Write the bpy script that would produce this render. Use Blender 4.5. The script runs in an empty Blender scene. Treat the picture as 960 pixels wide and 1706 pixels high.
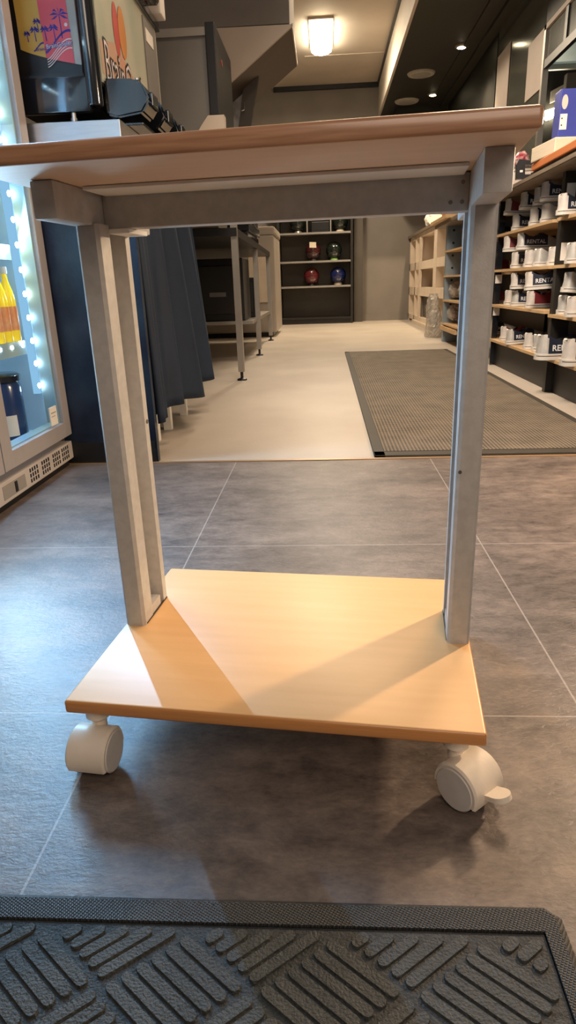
import bpy, bmesh, math, random
from mathutils import Vector, Matrix
random.seed(7)
C = bpy.context.scene
COL = C.collection
PI = math.pi

# ------------------------------------------------------------------ materials
def mat(name, col, rough=0.5, metal=0.0, col2=None, nscale=8.0, bump=0.0, bscale=60.0, coat=0.0,
        emit=None, estr=0.0, stretch=(1, 1, 1), trans=0.0, alpha=1.0, detail=4.0, ior=1.45, spec=None):
    m = bpy.data.materials.new(name)
    m.use_nodes = True
    nt = m.node_tree
    b = nt.nodes['Principled BSDF']
    b.inputs['Base Color'].default_value = (*col, 1)
    b.inputs['Roughness'].default_value = rough
    b.inputs['Metallic'].default_value = metal
    b.inputs['Coat Weight'].default_value = coat
    b.inputs['Coat Roughness'].default_value = 0.15
    b.inputs['Transmission Weight'].default_value = trans
    b.inputs['Alpha'].default_value = alpha
    b.inputs['IOR'].default_value = ior
    if spec is not None:
        b.inputs['Specular IOR Level'].default_value = spec
    if emit:
        b.inputs['Emission Color'].default_value = (*emit, 1)
        b.inputs['Emission Strength'].default_value = estr
    tc = nt.nodes.new('ShaderNodeTexCoord')
    mp = nt.nodes.new('ShaderNodeMapping')
    mp.inputs['Scale'].default_value = stretch
    nt.links.new(tc.outputs['Object'], mp.inputs['Vector'])
    c2 = col2 if col2 else tuple(c * 0.88 for c in col)
    n = nt.nodes.new('ShaderNodeTexNoise')
    n.inputs['Scale'].default_value = nscale
    n.inputs['Detail'].default_value = detail
    nt.links.new(mp.outputs[0], n.inputs['Vector'])
    r = nt.nodes.new('ShaderNodeValToRGB')
    r.color_ramp.elements[0].position = 0.35
    r.color_ramp.elements[0].color = (*c2, 1)
    r.color_ramp.elements[1].position = 0.65
    r.color_ramp.elements[1].color = (*col, 1)
    nt.links.new(n.outputs['Fac'], r.inputs['Fac'])
    nt.links.new(r.outputs['Color'], b.inputs['Base Color'])
    if bump > 0:
        n2 = nt.nodes.new('ShaderNodeTexNoise')
        n2.inputs['Scale'].default_value = bscale
        n2.inputs['Detail'].default_value = 6
        nt.links.new(mp.outputs[0], n2.inputs['Vector'])
        bp = nt.nodes.new('ShaderNodeBump')
        bp.inputs['Strength'].default_value = bump
        bp.inputs['Distance'].default_value = 0.004
        nt.links.new(n2.outputs['Fac'], bp.inputs['Height'])
        nt.links.new(bp.outputs['Normal'], b.inputs['Normal'])
    return m

def glass_mat(name, tint, refl=0.12, rough=0.03):
    m = bpy.data.materials.new(name)
    m.use_nodes = True
    nt = m.node_tree
    nt.nodes.clear()
    out = nt.nodes.new('ShaderNodeOutputMaterial')
    t = nt.nodes.new('ShaderNodeBsdfTransparent')
    t.inputs[0].default_value = (*tint, 1)
    g = nt.nodes.new('ShaderNodeBsdfGlossy')
    g.inputs['Roughness'].default_value = rough
    f = nt.nodes.new('ShaderNodeLayerWeight')
    f.inputs[0].default_value = 0.3
    mr = nt.nodes.new('ShaderNodeMapRange')
    mr.inputs[3].default_value = refl * 0.3
    mr.inputs[4].default_value = refl * 2
    nt.links.new(f.outputs['Facing'], mr.inputs[0])
    mx = nt.nodes.new('ShaderNodeMixShader')
    nt.links.new(mr.outputs[0], mx.inputs[0])
    nt.links.new(t.outputs[0], mx.inputs[1])
    nt.links.new(g.outputs[0], mx.inputs[2])
    nt.links.new(mx.outputs[0], out.inputs[0])
    return m

def emit_mat(name, col, s):
    m = bpy.data.materials.new(name)
    m.use_nodes = True
    nt = m.node_tree
    nt.nodes.clear()
    out = nt.nodes.new('ShaderNodeOutputMaterial')
    e = nt.nodes.new('ShaderNodeEmission')
    e.inputs[0].default_value = (*col, 1)
    e.inputs[1].default_value = s
    nt.links.new(e.outputs[0], out.inputs[0])
    return m

def tile_mat():
    m = bpy.data.materials.new('slate_tile')
    m.use_nodes = True
    nt = m.node_tree
    L = nt.links.new
    b = nt.nodes['Principled BSDF']
    tc = nt.nodes.new('ShaderNodeTexCoord')
    def noise(scale, detail, rough=0.55, stretch=None, dist=0.0):
        n = nt.nodes.new('ShaderNodeTexNoise')
        n.inputs['Scale'].default_value = scale
        n.inputs['Detail'].default_value = detail
        n.inputs['Roughness'].default_value = rough
        n.inputs['Distortion'].default_value = dist
        if stretch:
            mp = nt.nodes.new('ShaderNodeMapping')
            mp.inputs['Scale'].default_value = stretch
            L(tc.outputs['Object'], mp.inputs['Vector'])
            L(mp.outputs[0], n.inputs['Vector'])
        else:
            L(tc.outputs['Object'], n.inputs['Vector'])
        return n
    def math_(op, a, bb=None):
        n = nt.nodes.new('ShaderNodeMath')
        n.operation = op
        if hasattr(a, 'node'): L(a, n.inputs[0])
        else: n.inputs[0].default_value = a
        if bb is not None:
            if hasattr(bb, 'node'): L(bb, n.inputs[1])
            else: n.inputs[1].default_value = bb
        return n.outputs[0]
    n1 = noise(5.0, 7, 0.6, (0.8, 1.4, 1), 0.25)
    n2 = noise(30, 7, 0.68, (0.75, 1.3, 1), 0.3)
    n3 = noise(130, 5, 0.7, (0.8, 1.5, 1), 0.4)
    mix = math_('ADD', math_('ADD', math_('MULTIPLY', n1.outputs['Fac'], 0.42), math_('MULTIPLY', n2.outputs['Fac'], 0.36)), math_('MULTIPLY', n3.outputs['Fac'], 0.22))
    r = nt.nodes.new('ShaderNodeValToRGB')
    e = r.color_ramp.elements
    e[0].position = 0.38; e[0].color = (0.054, 0.042, 0.037, 1)
    e[1].position = 0.62; e[1].color = (0.235, 0.184, 0.152, 1)
    e.new(0.50).color = (0.136, 0.107, 0.092, 1)
    L(mix, r.inputs['Fac'])
    # joints
    sx = nt.nodes.new('ShaderNodeSeparateXYZ')
    L(tc.outputs['Object'], sx.inputs[0])
    gx = math_('ABSOLUTE', math_('SUBTRACT', math_('FRACT', math_('DIVIDE', math_('SUBTRACT', sx.outputs['X'], -0.2915 - 0.307 - 6.14), 0.614)), 0.5))
    gy = math_('ABSOLUTE', math_('SUBTRACT', math_('FRACT', math_('DIVIDE', math_('SUBTRACT', sx.outputs['Y'], 1.2830 - 0.289 - 5.78), 0.578)), 0.5))
    jx = math_('LESS_THAN', gx, 0.0022)
    jy = math_('MULTIPLY', math_('LESS_THAN', gy, 0.0022), math_('LESS_THAN', sx.outputs['Y'], 1.7))
    j = math_('MAXIMUM', jx, jy)
    mx = nt.nodes.new('ShaderNodeMix')
    mx.data_type = 'RGBA'
    L(math_('MULTIPLY', j, 0.6), mx.inputs[0])
    L(r.outputs['Color'], mx.inputs[6])
    mx.inputs[7].default_value = (0.42, 0.37, 0.33, 1)
    L(mx.outputs[2], b.inputs['Base Color'])
    rr = nt.nodes.new('ShaderNodeMapRange')
    rr.inputs[3].default_value = 0.30
    rr.inputs[4].default_value = 0.46
    L(n2.outputs['Fac'], rr.inputs[0])
    L(rr.outputs[0], b.inputs['Roughness'])
    h = math_('ADD', math_('ADD', math_('MULTIPLY', n2.outputs['Fac'], 0.8), math_('MULTIPLY', n3.outputs['Fac'], 0.6)), math_('MULTIPLY', j, -0.6))
    bp = nt.nodes.new('ShaderNodeBump')
    bp.inputs['Strength'].default_value = 0.55
    bp.inputs['Distance'].default_value = 0.0022
    L(h, bp.inputs['Height'])
    L(bp.outputs[0], b.inputs['Normal'])
    return m

def weave_mat(name, c1, c2, sx_, sy_, rough=0.6, bump=0.6, rot=0.0, dist=0.002):
    """fine woven / pimpled rubber: product of two sine-like bands"""
    m = bpy.data.materials.new(name)
    m.use_nodes = True
    nt = m.node_tree
    L = nt.links.new
    b = nt.nodes['Principled BSDF']
    b.inputs['Roughness'].default_value = rough
    tc = nt.nodes.new('ShaderNodeTexCoord')
    mp = nt.nodes.new('ShaderNodeMapping')
    mp.inputs['Rotation'].default_value = (0, 0, rot)
    L(tc.outputs['Object'], mp.inputs['Vector'])
    ws = []
    for d, s in (('X', sx_), ('Y', sy_)):
        w = nt.nodes.new('ShaderNodeTexWave')
        w.bands_direction = d
        w.inputs['Scale'].default_value = s
        L(mp.outputs[0], w.inputs['Vector'])
        ws.append(w)
    mu = nt.nodes.new('ShaderNodeMath')
    mu.operation = 'MULTIPLY'
    L(ws[0].outputs['Fac'], mu.inputs[0])
    L(ws[1].outputs['Fac'], mu.inputs[1])
    n = nt.nodes.new('ShaderNodeTexNoise')
    n.inputs['Scale'].default_value = 9
    n.inputs['Detail'].default_value = 6
    L(tc.outputs['Object'], n.inputs['Vector'])
    ad = nt.nodes.new('ShaderNodeMath')
    ad.operation = 'MULTIPLY_ADD'
    L(n.outputs['Fac'], ad.inputs[0])
    ad.inputs[1].default_value = 0.5
    L(mu.outputs[0], ad.inputs[2])
    r = nt.nodes.new('ShaderNodeValToRGB')
    r.color_ramp.elements[0].position = 0.2
    r.color_ramp.elements[0].color = (*c1, 1)
    r.color_ramp.elements[1].position = 1.0
    r.color_ramp.elements[1].color = (*c2, 1)
    L(ad.outputs[0], r.inputs[0])
    L(r.outputs[0], b.inputs['Base Color'])
    bp = nt.nodes.new('ShaderNodeBump')
    bp.inputs['Strength'].default_value = bump
    bp.inputs['Distance'].default_value = dist
    L(mu.outputs[0], bp.inputs['Height'])
    L(bp.outputs[0], b.inputs['Normal'])
    return m

M = dict(
    tile=tile_mat(),
    cream=mat('cream_vinyl', (0.50, 0.445, 0.38), 0.42, col2=(0.42, 0.365, 0.31), nscale=2.2, bump=0.12, bscale=90, detail=8),
    brass=mat('brass_strip', (0.55, 0.36, 0.2), 0.35, 0.6),
    wall=mat('grey_wall', (0.23, 0.205, 0.18), 0.75, nscale=3, bump=0.05),
    walldark=mat('dark_grey_wall', (0.15, 0.135, 0.125), 0.8, nscale=3, bump=0.05),
    black_ceiling=mat('black_ceiling', (0.018, 0.017, 0.012), 0.55, nscale=2),
    ceiling=mat('cream_ceiling', (0.62, 0.54, 0.45), 0.7, nscale=2),
    beech=mat('beech_laminate', (0.80, 0.48, 0.22), 0.40, col2=(0.76, 0.45, 0.20), nscale=5, stretch=(1.2, 14, 14), bump=0.03, bscale=120, detail=8),
    beech_under=mat('beech_underside', (0.70, 0.52, 0.38), 0.5, col2=(0.67, 0.49, 0.355), nscale=7, stretch=(1, 12, 12)),
    beech_edge=mat('beech_edge', (0.31, 0.160, 0.090), 0.28, col2=(0.40, 0.22, 0.13), nscale=6, stretch=(3, 30, 60), coat=0.3, detail=8),
    shelf_edge=mat('shelf_edge', (0.60, 0.27, 0.09), 0.3, col2=(0.54, 0.24, 0.08), nscale=6, stretch=(3, 30, 60), coat=0.2),
    grey_metal=mat('silver_grey_paint', (0.52, 0.505, 0.485), 0.42, 0.15, nscale=90, bump=0.06, bscale=400),
    white_metal=mat('white_plate', (0.85, 0.84, 0.8), 0.4),
    steel=mat('steel', (0.55, 0.55, 0.56), 0.3, 0.9, nscale=12, stretch=(1, 1, 8)),
    dull_steel=mat('dull_steel', (0.42, 0.39, 0.35), 0.38, 0.75, nscale=10),
    blue_steel=mat('galvanised_upright', (0.30, 0.37, 0.43), 0.45, 0.55, nscale=20),
    caster=mat('cream_caster_plastic', (0.80, 0.71, 0.60), 0.38, nscale=14, bump=0.04, bscale=200),
    caster_disc=mat('grey_caster_disc', (0.66, 0.62, 0.58), 0.4, nscale=30),
    tyre=mat('black_tyre', (0.012, 0.012, 0.012), 0.6),
    screw=mat('screw', (0.25, 0.22, 0.2), 0.35, 0.8),
    foam=mat('black_foam_rubber', (0.024, 0.026, 0.025), 0.55, col2=(0.014, 0.016, 0.016), nscale=30, bump=0.5, bscale=420),
    foam_bar=mat('foam_bar', (0.048, 0.050, 0.046), 0.48, col2=(0.030, 0.032, 0.030), nscale=40, bump=0.7, bscale=420),
    foam_border=weave_mat('foam_border', (0.022, 0.024, 0.025), (0.085, 0.085, 0.082), 115, 140, 0.45, 1.0, rot=0.5),
    ribbed=weave_mat('ribbed_mat', (0.035, 0.028, 0.02), (0.30, 0.235, 0.165), 26, 20, 0.7, 0.8, dist=0.004),
    ribbed_border=mat('ribbed_border', (0.04, 0.034, 0.026), 0.6, nscale=20),
    fridge=mat('fridge_grey', (0.45, 0.42, 0.42), 0.4, 0.25, nscale=6),
    grille=mat('grille_cream', (0.50, 0.46, 0.43), 0.4, nscale=8),
    dark=mat('black_plastic', (0.012, 0.012, 0.013), 0.4),
    gloss=mat('gloss_black', (0.010, 0.012, 0.016), 0.10, coat=0.6, spec=0.7),
    liner=mat('fridge_liner', (0.42, 0.56, 0.66), 0.45, emit=(0.35, 0.68, 1.0), estr=0.15),  # faint blue emission puts the LED light into the liner itself
    liner_band=mat('door_liner_band', (0.20, 0.32, 0.40), 0.3, emit=(0.3, 0.6, 0.8), estr=0.05, col2=(0.34, 0.36, 0.24), nscale=7),  # door depth band; cavity reflection put in as tone and faint emission
    led=emit_mat('led_white', (0.72, 0.90, 1.0), 60.0),
    led_soft=emit_mat('led_channel', (0.35, 0.68, 1.0), 0.9),
    glass=glass_mat('clear_glass', (0.93, 0.97, 0.98)),
    smoke_glass=glass_mat('smoked_glass', (0.25, 0.25, 0.23), 0.35),
    navy_panel=mat('glossy_navy_panel', (0.006, 0.010, 0.026), 0.35, col2=(0.020, 0.034, 0.055), nscale=7, bump=0.9, bscale=14, spec=0.3),
    cloth=mat('navy_cloth', (0.011, 0.024, 0.050), 0.7, col2=(0.008, 0.017, 0.036), nscale=5, bump=0.15, bscale=300),
    black_wood=mat('black_wood', (0.018, 0.016, 0.014), 0.45, nscale=6),
    shelf_back=mat('dark_brown_board', (0.085, 0.074, 0.060), 0.6, nscale=5),
    white_wood=mat('white_painted_wood', (0.72, 0.60, 0.47), 0.5, nscale=5),
    cubby=mat('cubby_back', (0.30, 0.27, 0.23), 0.6, col2=(0.20, 0.18, 0.15), nscale=4, stretch=(1, 1, 12)),
    wood=mat('pine_board', (0.62, 0.42, 0.22), 0.5, col2=(0.50, 0.32, 0.16), nscale=5, stretch=(6, 1, 6)),
    worn_wood=mat('worn_counter_top', (0.13, 0.10, 0.075), 0.5, col2=(0.22, 0.17, 0.12), nscale=8, stretch=(4, 1, 4)),
    shoe_white=mat('shoe_white_leather', (0.62, 0.56, 0.49), 0.42, col2=(0.50, 0.47, 0.44), nscale=22, bump=0.2, bscale=60),
    shoe_silver=mat('shoe_silver_leather', (0.42, 0.44, 0.44), 0.30, 0.3, col2=(0.62, 0.58, 0.52), nscale=16, bump=0.2, bscale=50),
    shoe_navy=mat('shoe_navy_leather', (0.020, 0.026, 0.045), 0.32, nscale=20, bump=0.15),
    shoe_red=mat('shoe_burgundy_leather', (0.16, 0.022, 0.025), 0.38, nscale=20, bump=0.15),
    shoe_in=mat('shoe_lining', (0.008, 0.008, 0.008), 0.8),
    sole=mat('shoe_sole', (0.66, 0.62, 0.56), 0.45),
    stripe=mat('sole_stripe', (0.04, 0.03, 0.03), 0.5),
    lettering=mat('white_lettering', (0.75, 0.75, 0.73), 0.5),
    white=mat('white_paper', (0.78, 0.74, 0.68), 0.6),
    pinkish=mat('paper_sheet', (0.62, 0.52, 0.45), 0.6, nscale=2),
    tealceil=mat('pale_teal_ceiling', (0.42, 0.50, 0.44), 0.6, emit=(0.42, 0.50, 0.42), estr=0.32),  # emission stands in for the side room's light on its ceiling
    greyglass=mat('grey_green_pane', (0.10, 0.105, 0.09), 0.15, nscale=3),
    lamp=emit_mat('warm_lamp', (1.0, 0.86, 0.62), 34.0),
    bulb=emit_mat('warm_bulb', (1.0, 0.80, 0.5), 50.0),
    spot=emit_mat('spot_bulb', (1.0, 0.83, 0.52), 30.0),
    warm_glow=emit_mat('warm_glow', (1.0, 0.78, 0.42), 1.6),  # emissive colour puts brightness into a box, a tray and a carton
    cabgrey=mat('grey_cabinet', (0.19, 0.18, 0.165), 0.5, nscale=3),
    cabrail=mat('grey_rail', (0.30, 0.28, 0.25), 0.4, nscale=3),
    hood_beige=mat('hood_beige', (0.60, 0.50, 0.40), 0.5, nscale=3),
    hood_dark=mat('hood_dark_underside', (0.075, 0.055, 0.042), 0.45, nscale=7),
    galv=mat('galvanised_sheet', (0.50, 0.47, 0.44), 0.4, 0.3, col2=(0.22, 0.20, 0.19), nscale=14, bump=0.4, bscale=12),
    blue=mat('blue_binder', (0.045, 0.06, 0.30), 0.4, nscale=4),
    orange=mat('orange_folder', (0.55, 0.17, 0.05), 0.45, nscale=4),
    creamp=mat('cream_paper_stack', (0.66, 0.56, 0.42), 0.6, nscale=6, stretch=(1, 1, 40)),
    redbag=mat('red_foil', (0.35, 0.03, 0.05), 0.3, col2=(0.62, 0.45, 0.42), nscale=30),
    greybag=mat('grey_foil', (0.50, 0.48, 0.48), 0.3, col2=(0.22, 0.20, 0.22), nscale=24),
    red=mat('red_plastic', (0.42, 0.012, 0.02), 0.22, coat=0.4),
    yellow_art=mat('yellow_poster', (0.62, 0.40, 0.09), 0.35),
    pink_art=mat('pink_poster', (0.72, 0.10, 0.13), 0.35),
    blue_art=mat('blue_ink', (0.03, 0.03, 0.30), 0.4),
    pale_art=mat('pale_ink', (0.72, 0.68, 0.75), 0.4),
    tank=mat('cloudy_tank', (0.40, 0.40, 0.35), 0.2, coat=0.5, col2=(0.32, 0.31, 0.27), nscale=9),
    face_art=mat('pale_green_front', (0.46, 0.45, 0.36), 0.35, col2=(0.34, 0.38, 0.31), nscale=6),
    face_orange=mat('orange_print', (0.55, 0.22, 0.05), 0.4),
    face_red=mat('red_print', (0.45, 0.06, 0.05), 0.4),
    face_peach=mat('peach_print', (0.55, 0.26, 0.17), 0.4, col2=(0.42, 0.30, 0.22), nscale=8),
    juice=mat('yellow_juice', (0.80, 0.55, 0.02), 0.15, emit=(0.9, 0.72, 0.05), estr=0.35),  # emission added so the juice looks lit inside the fridge
    bottle_label=mat('orange_label', (0.70, 0.22, 0.05), 0.4, col2=(0.75, 0.45, 0.25), nscale=30),
    bottle_cap=mat('white_cap', (0.75, 0.80, 0.82), 0.3),
    tub=mat('dark_blue_tub', (0.015, 0.04, 0.13), 0.2, coat=0.4),
    greenbag=mat('green_white_bag', (0.35, 0.62, 0.42), 0.3, col2=(0.72, 0.82, 0.85), nscale=18),
    ball_red=mat('ball_maroon', (0.11, 0.012, 0.016), 0.09, coat=0.8, nscale=6),
    ball_dkred=mat('ball_dark_maroon', (0.05, 0.010, 0.012), 0.09, coat=0.8, nscale=6),
    ball_blue=mat('ball_blue', (0.010, 0.018, 0.10), 0.09, coat=0.8, nscale=6),
    ball_green=mat('ball_black_green', (0.010, 0.016, 0.012), 0.08, coat=0.8, nscale=6),
    green_plastic=mat('green_ring', (0.22, 0.42, 0.12), 0.4),
    plastic_wrap=mat('clear_wrap', (0.62, 0.58, 0.52), 0.15, col2=(0.35, 0.32, 0.28), nscale=30, bump=1.0, bscale=30, alpha=0.55),
    white_app=mat('cream_appliance', (0.38, 0.33, 0.28), 0.4, nscale=3),
    speaker=mat('speaker_grille', (0.40, 0.37, 0.32), 0.5, nscale=60),
    greenpost=mat('pale_green_upright', (0.22, 0.24, 0.18), 0.5),
)

# ------------------------------------------------------------------ mesh builder
class MB:
    def __init__(s):
        s.bm = bmesh.new()
    def _mark(s, faces, mi):
        for f in faces: f.material_index = mi
    def box(s, x0, x1, y0, y1, z0, z1, bev=0.0, mi=0, mtx=None):
        vs = [s.bm.verts.new((x, y, z)) for z in (z0, z1) for y in (y0, y1) for x in (x0, x1)]
        idx = ((0, 2, 3, 1), (4, 5, 7, 6), (0, 1, 5, 4), (2, 6, 7, 3), (0, 4, 6, 2), (1, 3, 7, 5))
        fs = [s.bm.faces.new([vs[i] for i in q]) for q in idx]
        s._mark(fs, mi)
        if mtx is not None:
            for v in vs: v.co = mtx @ v.co
        if bev > 0:
            es = list({e for f in fs for e in f.edges})
            r = bmesh.ops.bevel(s.bm, geom=es, offset=bev, segments=2, affect='EDGES', profile=0.6)
            s._mark(r['faces'], mi)
        return s
    def prism(s, pts, a0, a1, axis='z', mi=0):
        """extrude a 2D polygon along an axis"""
        def P(p, a):
            if axis == 'z': return (p[0], p[1], a)
            if axis == 'y': return (p[0], a, p[1])
            return (a, p[0], p[1])
        lo = [s.bm.verts.new(P(p, a0)) for p in pts]
        hi = [s.bm.verts.new(P(p, a1)) for p in pts]
        n = len(pts)
        fs = [s.bm.faces.new([lo[i], lo[(i + 1) % n], hi[(i + 1) % n], hi[i]]) for i in range(n)]
        fs.append(s.bm.faces.new(hi)); fs.append(s.bm.faces.new(lo[::-1]))
        s._mark(fs, mi)
        return s
    def lathe(s, prof, seg=32, mtx=None, mi=0, cap=True):
        rings = []
        for r, z in prof:
            rings.append([s.bm.verts.new((r * math.cos(2 * PI * k / seg), r * math.sin(2 * PI * k / seg), z)) for k in range(seg)])
        fs = []
        for a, b in zip(rings, rings[1:]):
            for k in range(seg):
                fs.append(s.bm.faces.new([a[k], a[(k + 1) % seg], b[(k + 1) % seg], b[k]]))
        if cap:
            fs.append(s.bm.faces.new(rings[0][::-1])); fs.append(s.bm.faces.new(rings[-1]))
        s._mark(fs, mi)
        if mtx is not None:
            for rg in rings:
                for v in rg: v.co = mtx @ v.co
        return s
    def tube(s, p0, p1, r, seg=16, mi=0, r2=None):
        p0, p1 = Vector(p0), Vector(p1)
        d = p1 - p0
        q = d.to_track_quat('Z', 'Y').to_matrix().to_4x4()
        return s.lathe([(r, 0), (r2 or r, d.length)], seg, Matrix.Translation(p0) @ q, mi)
    def sphere(s, c, r, seg=32, mi=0, sc=(1, 1, 1)):
        res = bmesh.ops.create_uvsphere(s.bm, u_segments=seg, v_segments=seg // 2, radius=r)
        for v in res['verts']:
            v.co = Vector((v.co.x * sc[0] + c[0], v.co.y * sc[1] + c[1], v.co.z * sc[2] + c[2]))
        s._mark({f for v in res['verts'] for f in v.link_faces}, mi)
        return s
    def quad(s, pts, mi=0):
        f = s.bm.faces.new([s.bm.verts.new(p) for p in pts]); f.material_index = mi
        return s
    def grid(s, fn, nu, nv, mi=0):
        vs = [[s.bm.verts.new(fn(i / nu, j / nv)) for j in range(nv + 1)] for i in range(nu + 1)]
        for i in range(nu):
            for j in range(nv):
                f = s.bm.faces.new([vs[i][j], vs[i + 1][j], vs[i + 1][j + 1], vs[i][j + 1]]); f.material_index = mi
        return s
    def build(s, name, mats, parent=None, smooth=False, kind=None, loc=None, angle=40, solid=0):
        bmesh.ops.recalc_face_normals(s.bm, faces=s.bm.faces[:])
        me = bpy.data.meshes.new(name)
        s.bm.to_mesh(me); s.bm.free()
        if not isinstance(mats, (list, tuple)): mats = [mats]
        for m in mats: me.materials.append(M[m] if isinstance(m, str) else m)
        if smooth:
            me.polygons.foreach_set('use_smooth', [True] * len(me.polygons))
            me.set_sharp_from_angle(angle=math.radians(angle))
        o = bpy.data.objects.new(name, me)
        COL.objects.link(o)
        if parent: o.parent = parent
        if loc: o.location = loc
        if kind: o['kind'] = kind
        if solid:
            md = o.modifiers.new('thickness', 'SOLIDIFY'); md.thickness = solid
        return o

def tag(o, label, cat, group=None):
    o['label'] = label; o['category'] = cat
    if group: o['group'] = group
    return o
def thing(name, label, cat, loc=(0, 0, 0), rz=0, group=None):
    o = bpy.data.objects.new(name, None)
    COL.objects.link(o)
    o.empty_display_size = 0.05
    o.location = loc; o.rotation_euler = (0, 0, rz)
    return tag(o, label, cat, group)
def copy_tree(o, parent=None):
    c = o.copy(); COL.objects.link(c); c.parent = parent
    for ch in list(o.children): copy_tree(ch, c)
    return c
def text_mesh(txt, size, bold=0.0):
    cu = bpy.data.curves.new('t', 'FONT'); cu.body = txt; cu.size = size; cu.offset = bold
    cu.resolution_u = 2
    o = bpy.data.objects.new('t', cu); COL.objects.link(o)
    dg = bpy.context.evaluated_depsgraph_get()
    me = bpy.data.meshes.new_from_object(o.evaluated_get(dg))
    bpy.data.objects.remove(o)
    return me
def text_obj(name, txt, size, mtx, m, parent, bold=0.0, fn=None):
    me = text_mesh(txt, size, bold)
    me.name = name
    for v in me.vertices:
        v.co = fn(v.co) if fn else mtx @ v.co
    me.materials.clear(); me.materials.append(M[m])
    o = bpy.data.objects.new(name, me); COL.objects.link(o); o.parent = parent
    return o

# ------------------------------------------------------------------ camera (solved from the vanishing points)
F = 1074.0
Yv = Vector((62, 381, -1074)).normalized()
Zv = Vector((-105, 3047, 1074)); Zv = (Zv - Zv.dot(Yv) * Yv).normalized()
Xv = Yv.cross(Zv)
cam = bpy.data.cameras.new('camera'); co = bpy.data.objects.new('camera', cam); COL.objects.link(co)
co.matrix_world = Matrix.Translation((0, 0, 0.53)) @ Matrix((Xv, Yv, Zv)).to_4x4()
cam.sensor_fit = 'HORIZONTAL'; cam.sensor_width = 36; cam.lens = 36 * F / 960
cam.clip_start = 0.02; cam.clip_end = 60
C.camera = co

# ------------------------------------------------------------------ setting
MB().box(-2.4, 4.2, -1.2, 1.99, -0.05, 0).build('floor', 'tile', kind='structure')
MB().box(-2.4, 4.2, 2.0, 9.9, -0.05, 0).build('floor', 'cream', kind='structure')
MB().box(-2.4, 1.6, 1.988, 2.002, -0.04, 0.0025).build('trim_1', 'brass', kind='structure')
MB().box(-2.4, 1.6, 9.75, 9.9, 0, 2.95).build('wall_back', 'wall', kind='structure')
MB().box(-0.6, 1.6, 9.735, 9.75, 0, 0.09).build('baseboard_back', 'wall', kind='structure')
MB().box(-2.5, -2.4, -1.2, 9.9, 0, 2.95).build('wall_left', 'walldark', kind='structure')
MB().box(-2.4, 0.74, 3.2, 9.9, 2.95, 3.0).build('ceiling', 'ceiling', kind='structure')
MB().box(-0.64, 0.72, 9.70, 9.75, 2.90, 2.95).build('trim_2', 'dark', kind='structure')
MB().box(0.70, 0.722, 3.2, 9.75, 2.92, 2.95).build('trim_3', 'dark', kind='structure')
MB().box(-0.2, 0.70, 8.56, 8.575, 2.944, 2.95).build('trim_4', 'ceiling', kind='structure')
# beam with lit face and dark lowered ceiling
MB().box(0.72, 0.745, 3.2, 9.75, 2.56, 2.95).build('wall_beam', 'ceiling', kind='structure')
b = MB().box(0.745, 1.65, 3.2, 9.75, 2.56, 2.6)
b.box(1.30, 1.34, 3.2, 9.75, 2.545, 2.56).box(1.44, 1.50, 3.2, 9.75, 2.53, 2.56)
b.build('ceiling', 'black_ceiling', kind='structure')
b = MB().box(0.90, 1.55, 9.3, 9.75, 1.6, 2.56)
b.build('wall_dark_panel', 'black_ceiling', kind='structure')
# right wall with service hatch
MB().box(1.46, 1.52, 1.9, 9.75, 0, 0.95).build('wall_right', 'walldark', kind='structure')
MB().box(1.55, 1.60, 3.2, 5.42, 2.16, 2.6).build('wall_fascia', 'black_ceiling', kind='structure')
MB().box(1.55, 1.60, 6.85, 9.75, 0.95, 2.6).build('wall_right_far', 'black_ceiling', kind='structure')
w = MB()
w.box(1.54, 1.58, 3.2, 5.42, 2.13, 2.16, mi=1)
w.box(1.545, 1.575, 3.2, 5.42, 1.895, 1.945)
w.box(1.545, 1.575, 4.95, 5.0, 1.945, 2.13).box(1.545, 1.575, 4.35, 4.4, 1.945, 2.13).box(1.545, 1.575, 3.75, 3.8, 1.945, 2.13)
wo = w.build('window_1', ['dark', 'pinkish'], kind='structure')
MB().box(1.556, 1.564, 3.2, 5.42, 1.945, 2.13).build('pane', 'greyglass', wo)
w = MB().box(1.54, 1.58, 5.38, 5.42, 0.95, 2.16)
wo = w.build('window_2', 'dull_steel', kind='structure')
MB().box(1.556, 1.562, 5.42, 6.85, 0.95, 2.56).build('pane', 'greyglass', wo)
# next room through the hatch
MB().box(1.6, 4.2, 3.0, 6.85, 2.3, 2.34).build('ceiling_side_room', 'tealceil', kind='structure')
MB().box(1.6, 4.2, 6.85, 6.89, 2.26, 2.34).build('trim_5', 'dull_steel', kind='structure')
MB().box(1.6, 4.2, 7.3, 7.4, 0, 2.9).build('wall_side_room', 'black_ceiling', kind='structure')
MB().box(2.235, 4.2, 7.02, 7.1, 0, 2.27).build('wall_side_room_pier', 'wall', kind='structure')
MB().box(4.2, 4.25, 2.0, 7.4, 0, 2.34).build('wall_side_room_end', 'walldark', kind='structure')
# duct bulkhead above the kitchen hood
MB().box(-2.4, -0.168, 4.0, 4.66, 1.81, 2.95).build('wall_bulkhead', ['wall'], kind='structure')
MB().box(-2.4, 0.3, -1.2, -1.15, 0, 2.9).build('wall_rear', 'walldark', kind='structure')

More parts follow.
